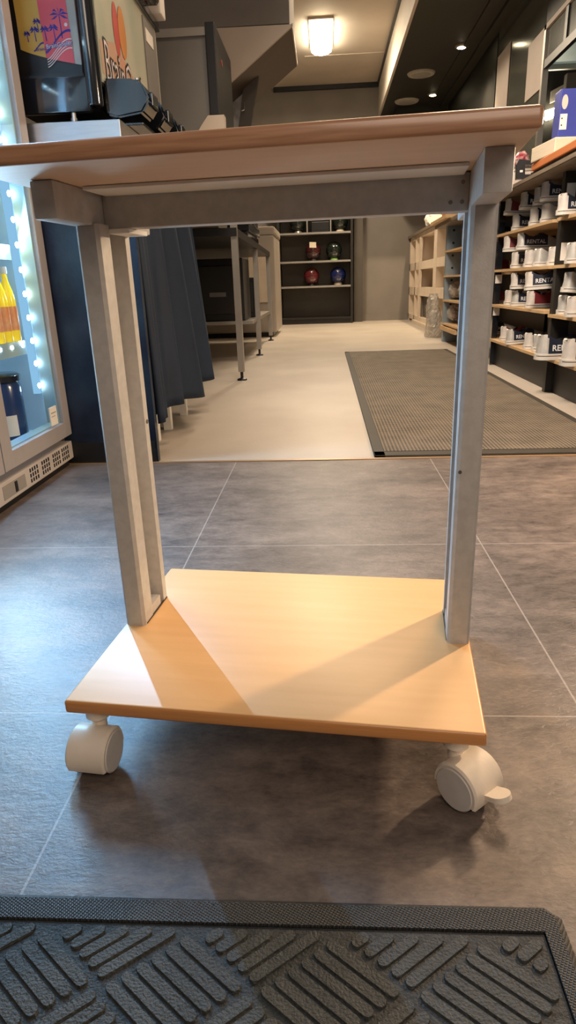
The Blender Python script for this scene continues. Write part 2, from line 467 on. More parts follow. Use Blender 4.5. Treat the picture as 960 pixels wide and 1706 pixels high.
# ------------------------------------------------------------------ trolley
TH = -math.radians(6.37)
cart = thing('rolling_trolley', 'low rolling side table with beech boards and silver grey frame on casters', 'trolley', (-0.3007, 0.5985, 0.0074), TH)
W, D = 0.468, 0.368
ZB, ZT = 0.073, 0.090
def board(x0, x1, y0, y1, z0, z1, name, mtop, mbot, medge, r):
    """board with rounded long edges; materials by face direction"""
    bm = MB(); bm.box(x0, x1, y0, y1, z0, z1)
    es = bm.bm.edges[:]
    bmesh.ops.bevel(bm.bm, geom=es, offset=r, segments=3, affect='EDGES', profile=0.5)
    bm.bm.normal_update()
    bmesh.ops.recalc_face_normals(bm.bm, faces=bm.bm.faces[:])
    for f in bm.bm.faces:
        f.material_index = 0 if f.normal.z > 0.93 else (1 if f.normal.z < -0.93 else 2)
    return bm.build(name, [mtop, mbot, medge], cart, smooth=True, angle=50)
o = board(0, W, 0, D, ZB, ZT, 'bottom_shelf', 'beech', 'beech_under', 'shelf_edge', 0.0035)
o['label'] = 'beech laminate lower board'
o = board(-0.028, 0.474, 0.018, 0.392, 0.6365, 0.6535, 'table_top', 'beech', 'beech_under', 'beech_edge', 0.004)
o['label'] = 'beech laminate top board with brown rounded edge'
def leg(u, side):
    # channel section, open towards the inside of the trolley
    w, d = 0.0275, 0.09
    t0, t1, g = 0.030, 0.073, 0.0235
    pts = [(0, 0.003), (0.003, 0), (w - 0.004, 0), (w, 0.004), (w, t0), (w - g, t0 + 0.003), (w - g, t1), (w, t1 + 0.002), (w, d - 0.002), (w - 0.003, d), (0.003, d), (0, d - 0.003)]
    if side < 0: pts = [(w - a, b) for a, b in pts][::-1]
    pts = [(u + a, 0.175 + b) for a, b in pts]
    m = MB(); m.prism(pts, ZT, 0.602)
    o = m.build('leg', 'grey_metal', cart)
    # foot plate closing the channel
    q = MB()
    xa, xb = (u + w - g, u + w - 0.001) if side > 0 else (u + 0.001, u + g)
    q.box(xa, xb, 0.175 + t0 + 0.001, 0.175 + t1 - 0.008, ZT, ZT + 0.016)
    q.build('foot_plate', 'grey_metal', o)
    g_ = MB()
    xa, xb = (u + w - 0.001, u + w + 0.0006) if side > 0 else (u - 0.0006, u + 0.001)
    g_.box(min(xa, xb), max(xa, xb), 0.182, 0.263, ZT, ZT + 0.0022)
    g_.build('gasket', 'dark', o)
    s = MB()
    if side > 0:
        s.tube((u + w - 0.003, 0.175 + 0.083, 0.36), (u + w + 0.0008, 0.175 + 0.083, 0.36), 0.003, 14)
    else:
        s.tube((u + 0.004, 0.1752, 0.318), (u + 0.004, 0.1740, 0.318), 0.0022, 12)
    s.build('screw', 'screw', o)
    return o
leg(0.0035, 1); leg(0.438, -1)
MB().box(0.0, 0.0255, 0.095, 0.355, 0.600, 0.6365, 0.0035).build('top_arm', 'grey_metal', cart, smooth=True)
MB().box(0.438, 0.4635, 0.080, 0.355, 0.600, 0.6365, 0.0015).build('top_arm', 'grey_metal', cart, smooth=True)
cb = MB().box(0.0255, 0.438, 0.207, 0.232, 0.598, 0.6355, 0.002).build('crossbar', 'grey_metal', cart, smooth=True)
s = MB()
for u_, z_ in ((0.431, 0.626), (0.431, 0.607), (0.419, 0.607)):
    s.tube((u_, 0.2072, z_), (u_, 0.2062, z_), 0.0022, 12)
s.build('screw', 'screw', cb)
MB().box(0.03, 0.432, 0.150, 0.207, 0.6325, 0.6362, 0.0012).build('support_plate', 'white_metal', cart)['label'] = 'thin white plate under the top'
MB().box(0.030, 0.056, 0.205, 0.262, 0.5925, 0.598, 0.001).build('bracket', 'white_metal', cart)
# overall size correction from the caster height: every board and frame part 1.4 % smaller
for o in cart.children_recursive:
    o.data.transform(Matrix.Scale(0.986, 4))
# casters (local +X is the way the hood curves down; axle along local Y)
def caster(px, py, phi, brake):
    cr = bpy.data.objects.new('caster', None); COL.objects.link(cr); cr.parent = cart
    cr.location = (px, py, -0.0074); cr.rotation_euler = (0, 0, phi - TH)
    R, off, zc = 0.0265, 0.019, 0.0268
    m = MB()
    m.lathe([(0.0128, 0.0794), (0.0145, 0.0785), (0.0145, 0.0625), (0.0120, 0.0600)], 24)
    m.lathe([(0.0085, 0.064), (0.0085, 0.046)], 20)
    m.build('stem', 'caster', cr, smooth=True)
    # hood: arc shell
    h = MB(); seg = 26; a0, a1 = math.radians(-22), math.radians(188)
    ro, ri = R + 0.0020, R - 0.0030
    hw = 0.0235
    prof = [(-hw, ri), (-hw, ro - 0.0022), (-hw + 0.0022, ro), (hw - 0.0022, ro), (hw, ro - 0.0022), (hw, ri)]
    rows = []
    for k in range(seg + 1):
        a = a0 + (a1 - a0) * k / seg
        rows.append([h.bm.verts.new((off + r * math.cos(a), y, zc + r * math.sin(a))) for y, r in prof])
    for A, B in zip(rows, rows[1:]):
        for j in range(len(prof)):
            h.bm.faces.new([A[j], A[(j + 1) % 6], B[(j + 1) % 6], B[j]])
    h.bm.faces.new(rows[0]); h.bm.faces.new(rows[-1][::-1])
    h.box(off - 0.018, off + 0.018, -0.004, 0.004, zc - 0.004, zc + 0.014)
    h.build('hood', 'caster', cr, smooth=True, angle=35)
    for sgn in (-1, 1):
        wv = MB()
        mt = Matrix.Translation((off, sgn * 0.0145, zc)) @ Matrix.Rotation(PI / 2 * -sgn, 4, 'X')
        wv.lathe([(0.018, -0.007), (0.0262, -0.006), (0.0266, 0.0), (0.0255, 0.0055), (0.022, 0.0060)], 36, mt)
        wo_ = wv.build('wheel', 'tyre', cr, smooth=True)
        dv = MB()
        dv.lathe([(0.0238, 0.0055), (0.0238, 0.0085), (0.0225, 0.0100), (0.012, 0.0106), (0.001, 0.0108)], 36, mt)
        dv.build('wheel_cover', 'caster_disc', wo_, smooth=True)
    if brake:
        t = MB()
        pts = []
        for k in range(11):
            a = -PI / 2 + PI * k / 10
            pts.append((0.012 + 0.012 * math.cos(a), 0.011 * math.sin(a)))
        pts = [(-0.006, -0.010)] + pts + [(-0.006, 0.010)]
        t.prism(pts, -0.0028, 0.0028)
        mt = Matrix.Translation((off + R + 0.001, 0.0, zc + 0.002)) @ Matrix.Rotation(math.radians(-22), 4, 'Y')
        for v in t.bm.verts: v.co = mt @ v.co
        t.build('brake_lever', 'caster', cr, smooth=True, angle=50)
    return cr
caster(0.026, 0.026, math.radians(-97), False)
caster(0.434, 0.026, math.radians(-50), True)
caster(0.030, 0.335, math.radians(100), False)
caster(0.438, 0.335, math.radians(60), False)

# ------------------------------------------------------------------ foreground foam mat
fm = thing('anti_fatigue_mat', 'black rubber foam mat with raised basketweave bars in the foreground', 'mat', (0, 0, 0))
m = MB()
x1, y1, xi, yi = 0.199, 0.434, 0.177, 0.4025
zt = 0.0125
X0, Y0 = -0.80, -0.25
# bevelled border on two sides
m.quad([(X0, y1, 0.0005), (x1 - 0.012, y1, 0.0005), (x1 - 0.016, y1 - 0.012, zt), (X0, y1 - 0.012, zt)])
m.quad([(X0, y1 - 0.012, zt), (x1 - 0.016, y1 - 0.012, zt), (xi, yi, zt), (X0, yi, zt)])
m.quad([(x1 - 0.012, y1, 0.0005), (x1, y1 - 0.010, 0.0005), (x1 - 0.009, y1 - 0.018, zt), (x1 - 0.016, y1 - 0.012, zt)])
m.quad([(x1, y1 - 0.010, 0.0005), (x1, Y0, 0.0005), (x1 - 0.009, Y0, zt), (x1 - 0.009, y1 - 0.018, zt)])
m.quad([(x1 - 0.016, y1 - 0.012, zt), (x1 - 0.009, y1 - 0.018, zt), (x1 - 0.009, Y0, zt), (xi, Y0, zt), (xi, yi, zt)])
m.quad([(X0, yi, zt), (xi, yi, zt), (xi, yi, zt - 0.003), (X0, yi, zt - 0.003)])
m.quad([(xi, yi, zt), (xi, Y0, zt), (xi, Y0, zt - 0.003), (xi, yi, zt - 0.003)])
m.build('border', 'foam_border', fm)
MB().box(X0, xi - 0.001, Y0, yi - 0.0012, 0.0005, zt - 0.0022).build('base', 'foam', fm)
m = MB()
ca, sa = math.cos(math.radians(37)), math.sin(math.radians(37))
A_, B_ = Vector((ca, -sa)), Vector((ca, sa))
S_ = 0.0772
def bar(c, d, half, wid=0.0053):
    # clip to the recessed panel
    t0, t1 = -half, half
    for lim, comp, sg in ((yi - 0.006, 1, 1), (xi - 0.006, 0, 1), (0.12, 1, -1), (-0.62, 0, -1)):
        v = d[comp] * sg; k = lim * sg - c[comp] * sg
        if abs(v) < 1e-6: continue
        t = k / v
        if v > 0: t1 = min(t1, t)
        else: t0 = max(t0, t)
    if t1 - t0 < 0.006: return
    n = Vector((-d[1], d[0]))
    p, q = c + d * (t0 + wid), c + d * (t1 - wid)
    out = []
    for cc, a0 in ((q, -PI / 2), (p, PI / 2)):
        for k in range(5):
            a = a0 + PI * k / 4
            out.append((cc, math.cos(a), math.sin(a)))
    z0, z1 = zt - 0.0024, zt - 0.0002
    lo = [m.bm.verts.new((*(cc + d * (x * wid) + n * (y * wid)), z0)) for cc, x, y in out]
    hi = [m.bm.verts.new((*(cc + d * (x * wid * .86) + n * (y * wid * .86)), z1)) for cc, x, y in out]
    N = len(lo)
    for i in range(N): m.bm.faces.new([lo[i], lo[(i + 1) % N], hi[(i + 1) % N], hi[i]])
    m.bm.faces.new(hi)
c0 = Vector((-0.250, 0.3485))
for i in range(-7, 8):
    for j in range(-7, 8):
        c = c0 + A_ * S_ * i + B_ * S_ * j
        d, e = (A_, B_) if (i + j) % 2 == 0 else (B_, A_)
        for k in range(6):
            cc = c + e * ((k - 2.5) * 0.0128)
            if -0.66 < cc.x < xi + .03 and 0.08 < cc.y < yi + 0.03: bar(cc, d, 0.0345)
m.build('tread_bars', 'foam_bar', fm)

# ------------------------------------------------------------------ ribbed mat
rm = thing('entrance_mat', 'large brown ribbed rubber mat on the cream floor beside the shoe racks', 'mat', (0, 0, 0))
MB().box(0.185, 0.925, 2.06, 5.27, 0.001, 0.009).build('ribbed_field', 'ribbed', rm)
m = MB()
for a in ((0.150, 0.186, 2.01, 5.32), (0.924, 0.960, 2.01, 5.32), (0.150, 0.960, 2.01, 2.061), (0.150, 0.960, 5.269, 5.32)):
    x0_, x1_, y0_, y1_ = a
    m.box(x0_, x1_, y0_, y1_, 0.0005, 0.0075, 0.002)
m.build('border', 'ribbed_border', rm)

# ------------------------------------------------------------------ display fridge
fr = thing('display_fridge', 'grey glass door drinks fridge with bright blue white LED strip at the left', 'fridge', (-0.82, 1.5, 0))
def L(x, y, z): return (x + 0.82, y - 1.5, z)
m = MB()
m.box(-0.62, -0.052, -0.62, -0.58, 0.04, 1.95).box(-0.62, -0.052, 0.47, 0.50, 0.04, 1.95)
m.box(-0.64, -0.62, -0.62, 0.50, 0.04, 1.95).box(-0.64, -0.052, -0.62, 0.50, 1.90, 1.98).box(-0.64, -0.052, -0.62, 0.50, 0.03, 0.09)
m.build('cabinet', 'fridge', fr)
m = MB()
m.box(-0.60, -0.054, 0.455, 0.469, 0.10, 1.88).box(-0.60, -0.59, -0.56, 0.455, 0.10, 1.88)
m.box(-0.60, -0.054, -0.56, 0.455, 0.10, 0.125).box(-0.60, -0.054, -0.56, 0.455, 1.87, 1.89)
m.build('liner', 'liner', fr)
for (ya, yb, nm) in ((0.045, 0.5, 'door'), (-0.6, 0.040, 'door')):
    m = MB()
    ti, tb = 0.052, 0.045
    m.box(-0.05, 0, ya, ya + ti, 0.10, 1.90, 0.002).box(-0.05, 0, yb - ti + .004, yb, 0.10, 1.90, 0.002)
    m.box(-0.05, -0.0005, ya + ti - .002, yb - ti + .006, 0.10, 0.10 + tb, 0.001).box(-0.05, -0.0005, ya + ti - .002, yb - ti + .006, 1.84, 1.90, 0.001)
    d_ = m.build(nm, 'fridge', fr)
    g = MB(); g.quad([(-0.010, ya + ti, 0.145), (-0.010, yb - ti + .004, 0.145), (-0.010, yb - ti + .004, 1.84), (-0.010, ya + ti, 1.84)])
    g.build('glass_pane', 'glass', d_)
    g = MB(); g.box(-0.05, -0.013, yb - ti - 0.004, yb - ti + 0.0035, 0.146, 1.84).box(-0.05, -0.014, ya + ti, yb - ti, 0.1455, 0.149)
    g.build('pane_spacer', 'liner_band', d_)
# LED strip on the inner corner
m = MB()
m.box(-0.075, -0.055, 0.435, 0.447, 0.24, 1.84)
led = m.build('led_strip', 'led_soft', fr)
m = MB()
z = 0.265
while z < 1.83:
    m.sphere((-0.052, 0.433, z), 0.0062, 10, sc=(0.8, 0.8, 1.3)); z += 0.066
m.build('diode', 'led', led)['kind'] = 'stuff'
for zs in (0.395, 0.655, 0.92, 1.20, 1.48):
    m = MB(); m.quad([(-0.57, -0.55, zs), (-0.075, -0.55, zs), (-0.075, 0.42, zs), (-0.57, 0.42, zs)])
    s_ = m.build('shelf', 'glass', fr)
    m = MB(); m.box(-0.074, -0.068, -0.55, 0.42, zs - 0.034, zs + 0.006)
    for k in range(14): m.box(-0.0682, -0.0662, 0.395 - k * 0.07, 0.407 - k * 0.07, zs - 0.012, zs - 0.004, mi=1)  # emissive chips stand in for the bright reflection along the rail
    m.build('price_rail', ['liner_band', 'led'], s_)
g = MB()
g.box(-0.05, -0.005, -0.6, 0.5, 0.022, 0.078, 0.003)
for yc in (0.205, 0.285, 0.365, 0.435):
    for r_ in range(3):
        for c_ in range(4):
            y_ = yc - 0.024 + c_ * 0.015
            g.box(-0.006, -0.0042, y_, y_ + 0.0075, 0.032 + r_ * 0.0145, 0.0425 + r_ * 0.0145, mi=1)
gr = g.build('kick_grille', ['grille', 'dark'], fr)
g = MB(); g.box(-0.0055, -0.0038, 0.02, 0.15, 0.032, 0.068, 0.0008)
g.build('louvre_panel', 'cabrail', gr)
g = MB(); g.box(-0.0045, -0.002, 0.085, 0.098, 0.036, 0.064)
g.build('latch', 'dark', gr)
g = MB(); g.box(-0.6, -0.02, -0.6, 0.49, 0.0, 0.03)
g.build('base', 'dark', fr)
g = MB(); g.box(-0.010, -0.007, 0.375, 0.425, 0.150, 0.205)
o = g.build('note_card', 'white', fr)
g = MB(); g.box(-0.0071, -0.0065, 0.382, 0.418, 0.186, 0.189).box(-0.0071, -0.0065, 0.382, 0.410, 0.176, 0.178)
g.build('note_line', 'cabrail', o)

# bottles
def bottle(label, loc, group):
    t = thing('juice_bottle', label, 'bottle', loc, 0, group)
    b_ = MB(); b_.lathe([(0.018, 0), (0.0195, 0.004), (0.0195, 0.11), (0.016, 0.135), (0.008, 0.165), (0.0075, 0.182)], 20)
    b_.build('body', 'juice', t, smooth=True)
    b_ = MB(); b_.lathe([(0.0200, 0.030), (0.0200, 0.095)], 20, cap=False); b_.build('label_band', 'bottle_label', t, smooth=True)
    b_ = MB(); b_.lathe([(0.0095, 0.182), (0.0095, 0.20)], 16); b_.build('cap', 'bottle_cap', t, smooth=True)
    return t
lab = [('yellow orange juice bottle at the front of the middle fridge shelf, nearest the light strip', -0.895, 1.870, 0.4025),
       ('yellow orange juice bottle second from the light strip on the middle fridge shelf', -0.897, 1.825, 0.4025),
       ('yellow orange juice bottle third from the light strip on the middle fridge shelf', -0.899, 1.780, 0.4025),
       ('yellow juice bottle in the second row behind the front bottles, middle fridge shelf', -0.942, 1.872, 0.4025),
       ('yellow juice bottle at the inner side of the second row, middle fridge shelf', -0.944, 1.827, 0.4025),
       ('yellow juice bottle on the fridge shelf above the others, nearest the light strip', -0.915, 1.865, 0.6625),
       ('yellow juice bottle on the upper fridge shelf cut by the photo edge', -0.915, 1.82, 0.6625)]
b0 = None
for l_, x_, y_, z_ in lab:
    if b0 is None: b0 = bottle(l_, (x_, y_, z_), 'juice bottles in the fridge')
    else:
        c_ = copy_tree(b0); c_.location = (x_, y_, z_); c_['label'] = l_
tb = thing('drink_tub', 'dark blue round tub with white label on the fridge floor', 'tub', (-0.955, 1.845, 0.1265))
MB().lathe([(0.058, 0), (0.062, 0.01), (0.062, 0.15), (0.056, 0.165)], 28).build('body', 'tub', tb, smooth=True)
MB().lathe([(0.059, 0.163), (0.064, 0.167), (0.064, 0.182), (0.058, 0.187)], 28).build('lid', 'gloss', tb, smooth=True)
m = MB(); m.grid(lambda u, v: (0.0628 * math.cos(-2.0 + u * 1.5), 0.0628 * math.sin(-2.0 + u * 1.5), 0.012 + v * 0.06), 12, 1)
m.build('label_band', 'white', tb, smooth=True)
m = MB()
m.grid(lambda u, v: (0.05 * (v - 0.5) * (1.1 - 0.5 * abs(2 * u - 1)) , 0.035 * math.sin(PI * v) * math.sin(PI * u) + 0.003 * math.sin(9 * u), u * 0.17), 14, 10)
m.grid(lambda u, v: (0.05 * (v - 0.5) * (1.1 - 0.5 * abs(2 * u - 1)) , -0.035 * math.sin(PI * v) * math.sin(PI * u) + 0.003 * math.sin(9 * u), u * 0.17), 14, 10)
o = m.build('snack_bag', 'greenbag', None, smooth=True, loc=(-0.915, 1.715, 0.127))
tag(o, 'green and white plastic bag standing beside the dark blue tub in the fridge', 'bag')

# ------------------------------------------------------------------ counter behind the fridge
ct = thing('prep_counter', 'dark counter end panel with glossy navy plastic sheet behind the fridge', 'counter', (-0.82, 2.0, 0))
MB().box(-0.03, 0.272, 0.006, 0.03, 0.0, 0.90).build('end_panel', 'navy_panel', ct)
MB().box(-0.9, 0.210, 0.006, 1.72, 0.90, 0.92).build('worktop', 'dull_steel', ct)
MB().box(-0.04, 0.266, 0.0, 0.006, 0.0, 0.07).build('plinth', 'dark', ct)
for xx, y_ in ((0.172, 0.30), (0.172, 0.50), (0.172, 0.80), (-0.88, 0.1), (-0.88, 1.02), (0.0, 1.65), (-0.88, 1.65)):
    MB().box(xx, xx + 0.03, y_, y_ + 0.03, 0.0, 0.90).build('leg', 'white_metal', ct)
# hanging cloth
cloth = MB()
def cl(u, v):
    # u along the counter then round its far end, v from the top down
    Ltot = 0.86 + 0.35
    s_ = u * Ltot
    zt_, zb_ = 0.899, 0.115 + 0.02 * math.sin(s_ * 9.0) + 0.05 * s_
    zz = zt_ + (zb_ - zt_) * v
    amp = 0.006 + 0.034 * v ** 0.8
    ph = s_ * 30 + 1.5 * math.sin(s_ * 6) + 1.1 * v * math.sin(s_ * 8)
    wv = math.sin(ph) * amp + 0.35 * amp * math.sin(2.3 * ph + 1.0)
    flare = 0.045 * v
    if s_ < 0.86:
        return (-0.562 + wv + flare * (s_ / 0.86), 2.055 + s_ * (1 + 0.04 * v), zz)
    t_ = s_ - 0.86
    return (-0.562 + flare - t_, 2.055 + 0.86 * (1 + 0.04 * v) + wv * 0.7 + 0.02 * v, zz)
cloth.grid(cl, 260, 24)
o = cloth.build('hanging_cloth', 'cloth', None, smooth=True, angle=180, solid=0.002)
tag(o, 'long dark navy cloth hanging in folds from the counter', 'cloth')

# ------------------------------------------------------------------ slush machine
sm = thing('slush_machine', 'glossy black slush drink machine with colourful posters above the table at left', 'drink machine', (-0.62, 2.05, 0.9215))
def S(x, y, z): return (x + 0.62, y - 2.05, z - 0.92)
MB().box(-0.26, 0.055, -0.025, 0.5, 0.0, 0.058, 0.002).build('drip_cabinet', 'steel', sm)
m = MB()
m.box(-0.26, -0.016, 0.0, 0.78, 0.10, 0.165, 0.006)
m.box(-0.26, -0.016, 0.02, 0.78, 0.165, 0.54)
m.box(-0.26, -0.016, 0.0, 0.02, 0.16, 0.178)
m.build('body', 'dark', sm, smooth=True)
m = MB(); m.lathe([(0.022, 0.10), (0.024, 0.105), (0.024, 0.54)], 24, Matrix.Translation((-0.022, 0.016, 0)))
m.build('corner_post', 'gloss', sm, smooth=True)
m = MB(); m.box(-0.262, -0.03, -0.004, 0.02, 0.085, 0.172, 0.006)
m.build('lower_panel', 'gloss', sm, smooth=True)
m = MB(); m.tube((-0.085, 0.01, 0.055), (-0.085, 0.01, 0.088), 0.007); m.tube((-0.085, 0.01, 0.062), (-0.085, 0.01, 0.072), 0.010)
m.build('foot', 'steel', sm, smooth=True)
MB().box(-0.03, 0.10, 0.06, 0.74, 0.0585, 0.066, 0.002).build('drip_tray', 'gloss', sm)
# posters on the side panel; lower edge is curved
def pcurve(x):  # x local, lower limit of posters
    t = (x + 0.235) / 0.20
    return 0.262 - 0.062 * min(1, max(0, t)) ** 0.6
def poster(xa, xb, name, m_, yy, tilt=0.0):
    p = MB(); n = 10
    lo = [(xa + (xb - xa) * k / n, yy, pcurve(xa + (xb - xa) * k / n)) for k in range(n + 1)]
    p.quad(lo + [(xb - tilt, yy, 0.54), (xa - tilt, yy, 0.54)])
    return p.build(name, m_, sm)
poster(-0.215, -0.030, 'tank_window', 'tank', 0.0188)
poster(-0.212, -0.098, 'yellow_poster', 'yellow_art', 0.0180, 0.01)
poster(-0.145, -0.066, 'pink_poster', 'pink_art', 0.0172, 0.012)
def palm(bm, x, z, h, y):
    bm.quad([(x - 0.0015, y, z), (x + 0.0015, y, z), (x - 0.001, y, z + h), (x - 0.003, y, z + h)])
    for k in range(7):
        a = PI * (k / 6.0) * 1.3 - 0.45
        l_ = h * 0.5
        c, s__ = math.cos(a), math.sin(a)
        bm.quad([(x - 0.002, y, z + h), (x - 0.002 + c * l_ * .5 - s__ * .003, y, z + h + s__ * l_ * .5 + .003), (x - 0.002 + c * l_, y, z + h + s__ * l_ * .6 - .004), (x - 0.002 + c * l_ * .5, y, z + h + s__ * l_ * .5 - .003)])
a_ = MB()
for (x_, z_, h_) in ((-0.092, 0.266, 0.055), (-0.112, 0.262, 0.030), (-0.137, 0.262, 0.028), (-0.166, 0.262, 0.028), (-0.188, 0.262, 0.020), (-0.156, 0.285, 0.024)):
    palm(a_, x_, z_, h_, 0.0165)
def swoosh(bm, x0_, x1_, z0_, z1_, w_, y):
    n = 12
    def zz(t): return z0_ + (z1_ - z0_) * (t ** 1.6 * (3 - 2 * t) if t < 1 else 1)
    for k in range(n):
        t0_, t1_ = k / n, (k + 1) / n
        xa, xb = x0_ + (x1_ - x0_) * t0_, x0_ + (x1_ - x0_) * t1_
        bm.quad([(xa, y, zz(t0_)), (xb, y, zz(t1_)), (xb, y, zz(t1_) + w_), (xa, y, zz(t0_) + w_)])
swoosh(a_, -0.144, -0.067, 0.232, 0.280, 0.006, 0.0165)
swoosh(a_, -0.176, -0.146, 0.238, 0.256, 0.004, 0.0165)
a_.build('palm_print', 'blue_art', sm)
a_ = MB()
for k in range(4):
    wv_ = MB(); swoosh(wv_, -0.142, -0.067, 0.217 - k * 0.006, 0.262 - k * 0.007, 0.003, 0.0164)
    wv_.build('wave_print', 'pale_art', sm)
a_.lathe([(0.0045, 0), (0.0045, 0.0003)], 14, Matrix.Translation((-0.078, 0.0165, 0.297)) @ Matrix.Rotation(PI / 2, 4, 'X'))
a_.build('moon_print', 'pale_art', sm)
R90 = Matrix.Rotation(PI / 2, 4, 'X')
text_obj('poster_lettering', 'BrainCooler', 0.0150, Matrix.Translation((-0.140, 0.0155, 0.243)) @ Matrix.Rotation(-0.10, 4, 'Y') @ R90, 'blue_art', sm, 0.0012)
text_obj('poster_lettering', 'BrainCooler', 0.0150, Matrix.Translation((-0.140, 0.0152, 0.243)) @ Matrix.Rotation(-0.10, 4, 'Y') @ R90, 'pale_art', sm, 0.0001)
text_obj('poster_lettering', 'BrainCo', 0.0115, Matrix.Translation((-0.170, 0.0160, 0.240)) @ Matrix.Rotation(-0.03, 4, 'Y') @ R90, 'blue_art', sm, 0.0001)
# front (faces the aisle)
MB().box(-0.016, 0.0, 0.04, 0.78, 0.165, 0.535, 0.002).build('front_panel', 'face_art', sm)
f_ = MB()
f_.quad([(0.0006, 0.05, 0.19), (0.0006, 0.42, 0.19), (0.0006, 0.40, 0.26), (0.0006, 0.22, 0.31), (0.0006, 0.05, 0.27)])
f_.build('front_print', 'face_peach', sm)
for (yc, zc, ry, rz_, m_) in ((0.235, 0.350, 0.032, 0.070, 'face_red'), (0.300, 0.360, 0.040, 0.070, 'face_orange')):
    e_ = MB(); e_.quad([(0.0012 if m_ == 'face_red' else 0.0016, yc + ry * math.cos(2 * PI * k / 20), zc + rz_ * math.sin(2 * PI * k / 20)) for k in range(20)])
    e_.build('front_print', m_, sm)
RT = Matrix.Rotation(PI / 2, 4, 'Z') @ R90
text_obj('front_lettering', 'BrainCooler', 0.150, Matrix.Translation((0.0022, 0.075, 0.180)) @ RT @ Matrix.Scale(0.66, 4, (1, 0, 0)), 'dark', sm, 0.005)
text_obj('front_lettering', 'BrainCooler', 0.150, Matrix.Translation((0.0028, 0.075, 0.180)) @ RT @ Matrix.Scale(0.66, 4, (1, 0, 0)), 'pale_art', sm, -0.002)
MB().box(0.0, 0.004, 0.58, 0.75, 0.27, 0.50).build('display', 'cabgrey', sm)
MB().box(0.004, 0.006, 0.60, 0.70, 0.43, 0.47).build('display_label', 'white', sm)
MB().box(-0.02, 0.012, 0.36, 0.80, 0.515, 0.545, 0.004).build('top_trim', 'gloss', sm)
# dispensing heads
for k, y_ in enumerate((0.045, 0.245, 0.445)):
    h = MB()
    pts = [(0.0, 0.176), (0.085, 0.172), (0.112, 0.158), (0.128, 0.118), (0.104, 0.086), (0.03, 0.076), (0.0, 0.086)]
    h.prism(pts, y_, y_ + 0.115, axis='y')
    es = [e for e in h.bm.edges]
    bmesh.ops.bevel(h.bm, geom=es, offset=0.006, segments=2, affect='EDGES')
    hd = h.build('dispensing_head', 'gloss', sm, smooth=True)
    h = MB(); h.box(0.120, 0.132, y_ + 0.025, y_ + 0.090, 0.106, 0.142, 0.003)
    h.build('lever', 'gloss', hd)
    h = MB(); h.lathe([(0.004, 0.170), (0.004, 0.184), (0.007, 0.187), (0.007, 0.191)], 12, Matrix.Translation((0.085, y_ + 0.05, -0.008)))
    h.build('pin', 'steel', hd)
cn = thing('red_canister', 'red and black canister lying on top of the slush machine', 'canister', (-0.665, 2.70, 1.470))
MB().lathe([(0.035, 0), (0.045, 0.01), (0.045, 0.16), (0.03, 0.18)], 24, Matrix.Translation((-0.06, 0.0, 0.046)) @ Matrix.Rotation(PI / 2, 4, 'Y') @ Matrix.Rotation(0.4, 4, 'X')).build('body', 'red', cn, smooth=True)
MB().lathe([(0.046, 0), (0.052, 0.006), (0.052, 0.035), (0.046, 0.04)], 24, Matrix.Translation((0.05, -0.01, 0.05)) @ Matrix.Rotation(PI / 2, 4, 'Y')).build('clamp', 'gloss', cn, smooth=True)
m = MB().box(-0.03, 0.02, 0, 0.08, 0, 0.09, 0.006)
o = m.build('paper_carton', 'white', None, loc=(-0.600, 2.765, 1.4685)); tag(o, 'pale paper carton behind the red canister on the machine', 'carton')

# ------------------------------------------------------------------ grey cabinet, black end panel
gc = thing('equipment_cabinet', 'grey metal equipment cabinet with pale top rail behind the slush machine', 'cabinet', (-0.62, 3.2, 0))
MB().box(-0.55, 0.13, 0.01, 0.52, 0.945, 1.53).build('body', 'cabgrey', gc)
MB().box(-0.55, 0.13, 0.0, 0.53, 1.53, 1.56).build('top_rail', 'cabrail', gc)
MB().box(0.13, 0.170, -0.005, 0.50, 1.235, 1.575, 0.003).build('end_panel', 'dark', gc)
MB().lathe([(0.012, 0), (0.012, 0.003)], 16, Matrix.Translation((0.170, 0.16, 1.47)) @ Matrix.Rotation(PI / 2, 4, 'Y')).build('indicator', 'red', gc)
m = MB(); m.prism([(0.06, 1.16), (0.19, 1.16), (0.19, 1.235), (0.12, 1.235), (0.09, 1.20)], -0.005, 0.05, axis='y')
m.build('bracket', 'hood_beige', gc)
MB().box(-0.5, 0.1, 0.05, 0.5, 0.9215, 0.945).build('foot', 'dark', gc)

# hood
hd = thing('extractor_hood', 'wedge shaped kitchen extractor hood with beige end and dark underside', 'hood', (-0.35, 4.0, 1.5))
tri = [(-0.29, 0.308), (0.196, 0.305), (0.196, 0.298), (-0.29, -0.045)]
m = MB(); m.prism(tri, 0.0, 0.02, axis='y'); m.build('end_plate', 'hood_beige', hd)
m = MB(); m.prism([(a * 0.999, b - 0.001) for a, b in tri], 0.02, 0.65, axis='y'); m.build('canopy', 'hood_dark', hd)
m = MB(); m.box(0.192, 0.198, 0.0, 0.65, 0.292, 0.309); m.build('front_lip', 'hood_beige', hd)
MB().prism([(-0.27, -0.25), (-0.125, -0.25), (-0.06, 0.18), (-0.27, 0.18)], 0.30, 0.32, axis='y').build('filter_sheet', 'galv', hd)
m = MB(); m.prism([(-0.17, -0.25), (-0.11, -0.25), (-0.01, 0.16), (-0.09, 0.16)], 0.25, 0.29, axis='y')
m.build('side_strut', 'shelf_back', hd)
m = MB(); m.tube((-0.10, 0.24, 0.02), (-0.10, 0.22, -0.02), 0.003); m.tube((-0.10, 0.22, -0.02), (-0.115, 0.22, -0.025), 0.003)
m.build('hook', 'steel', hd)

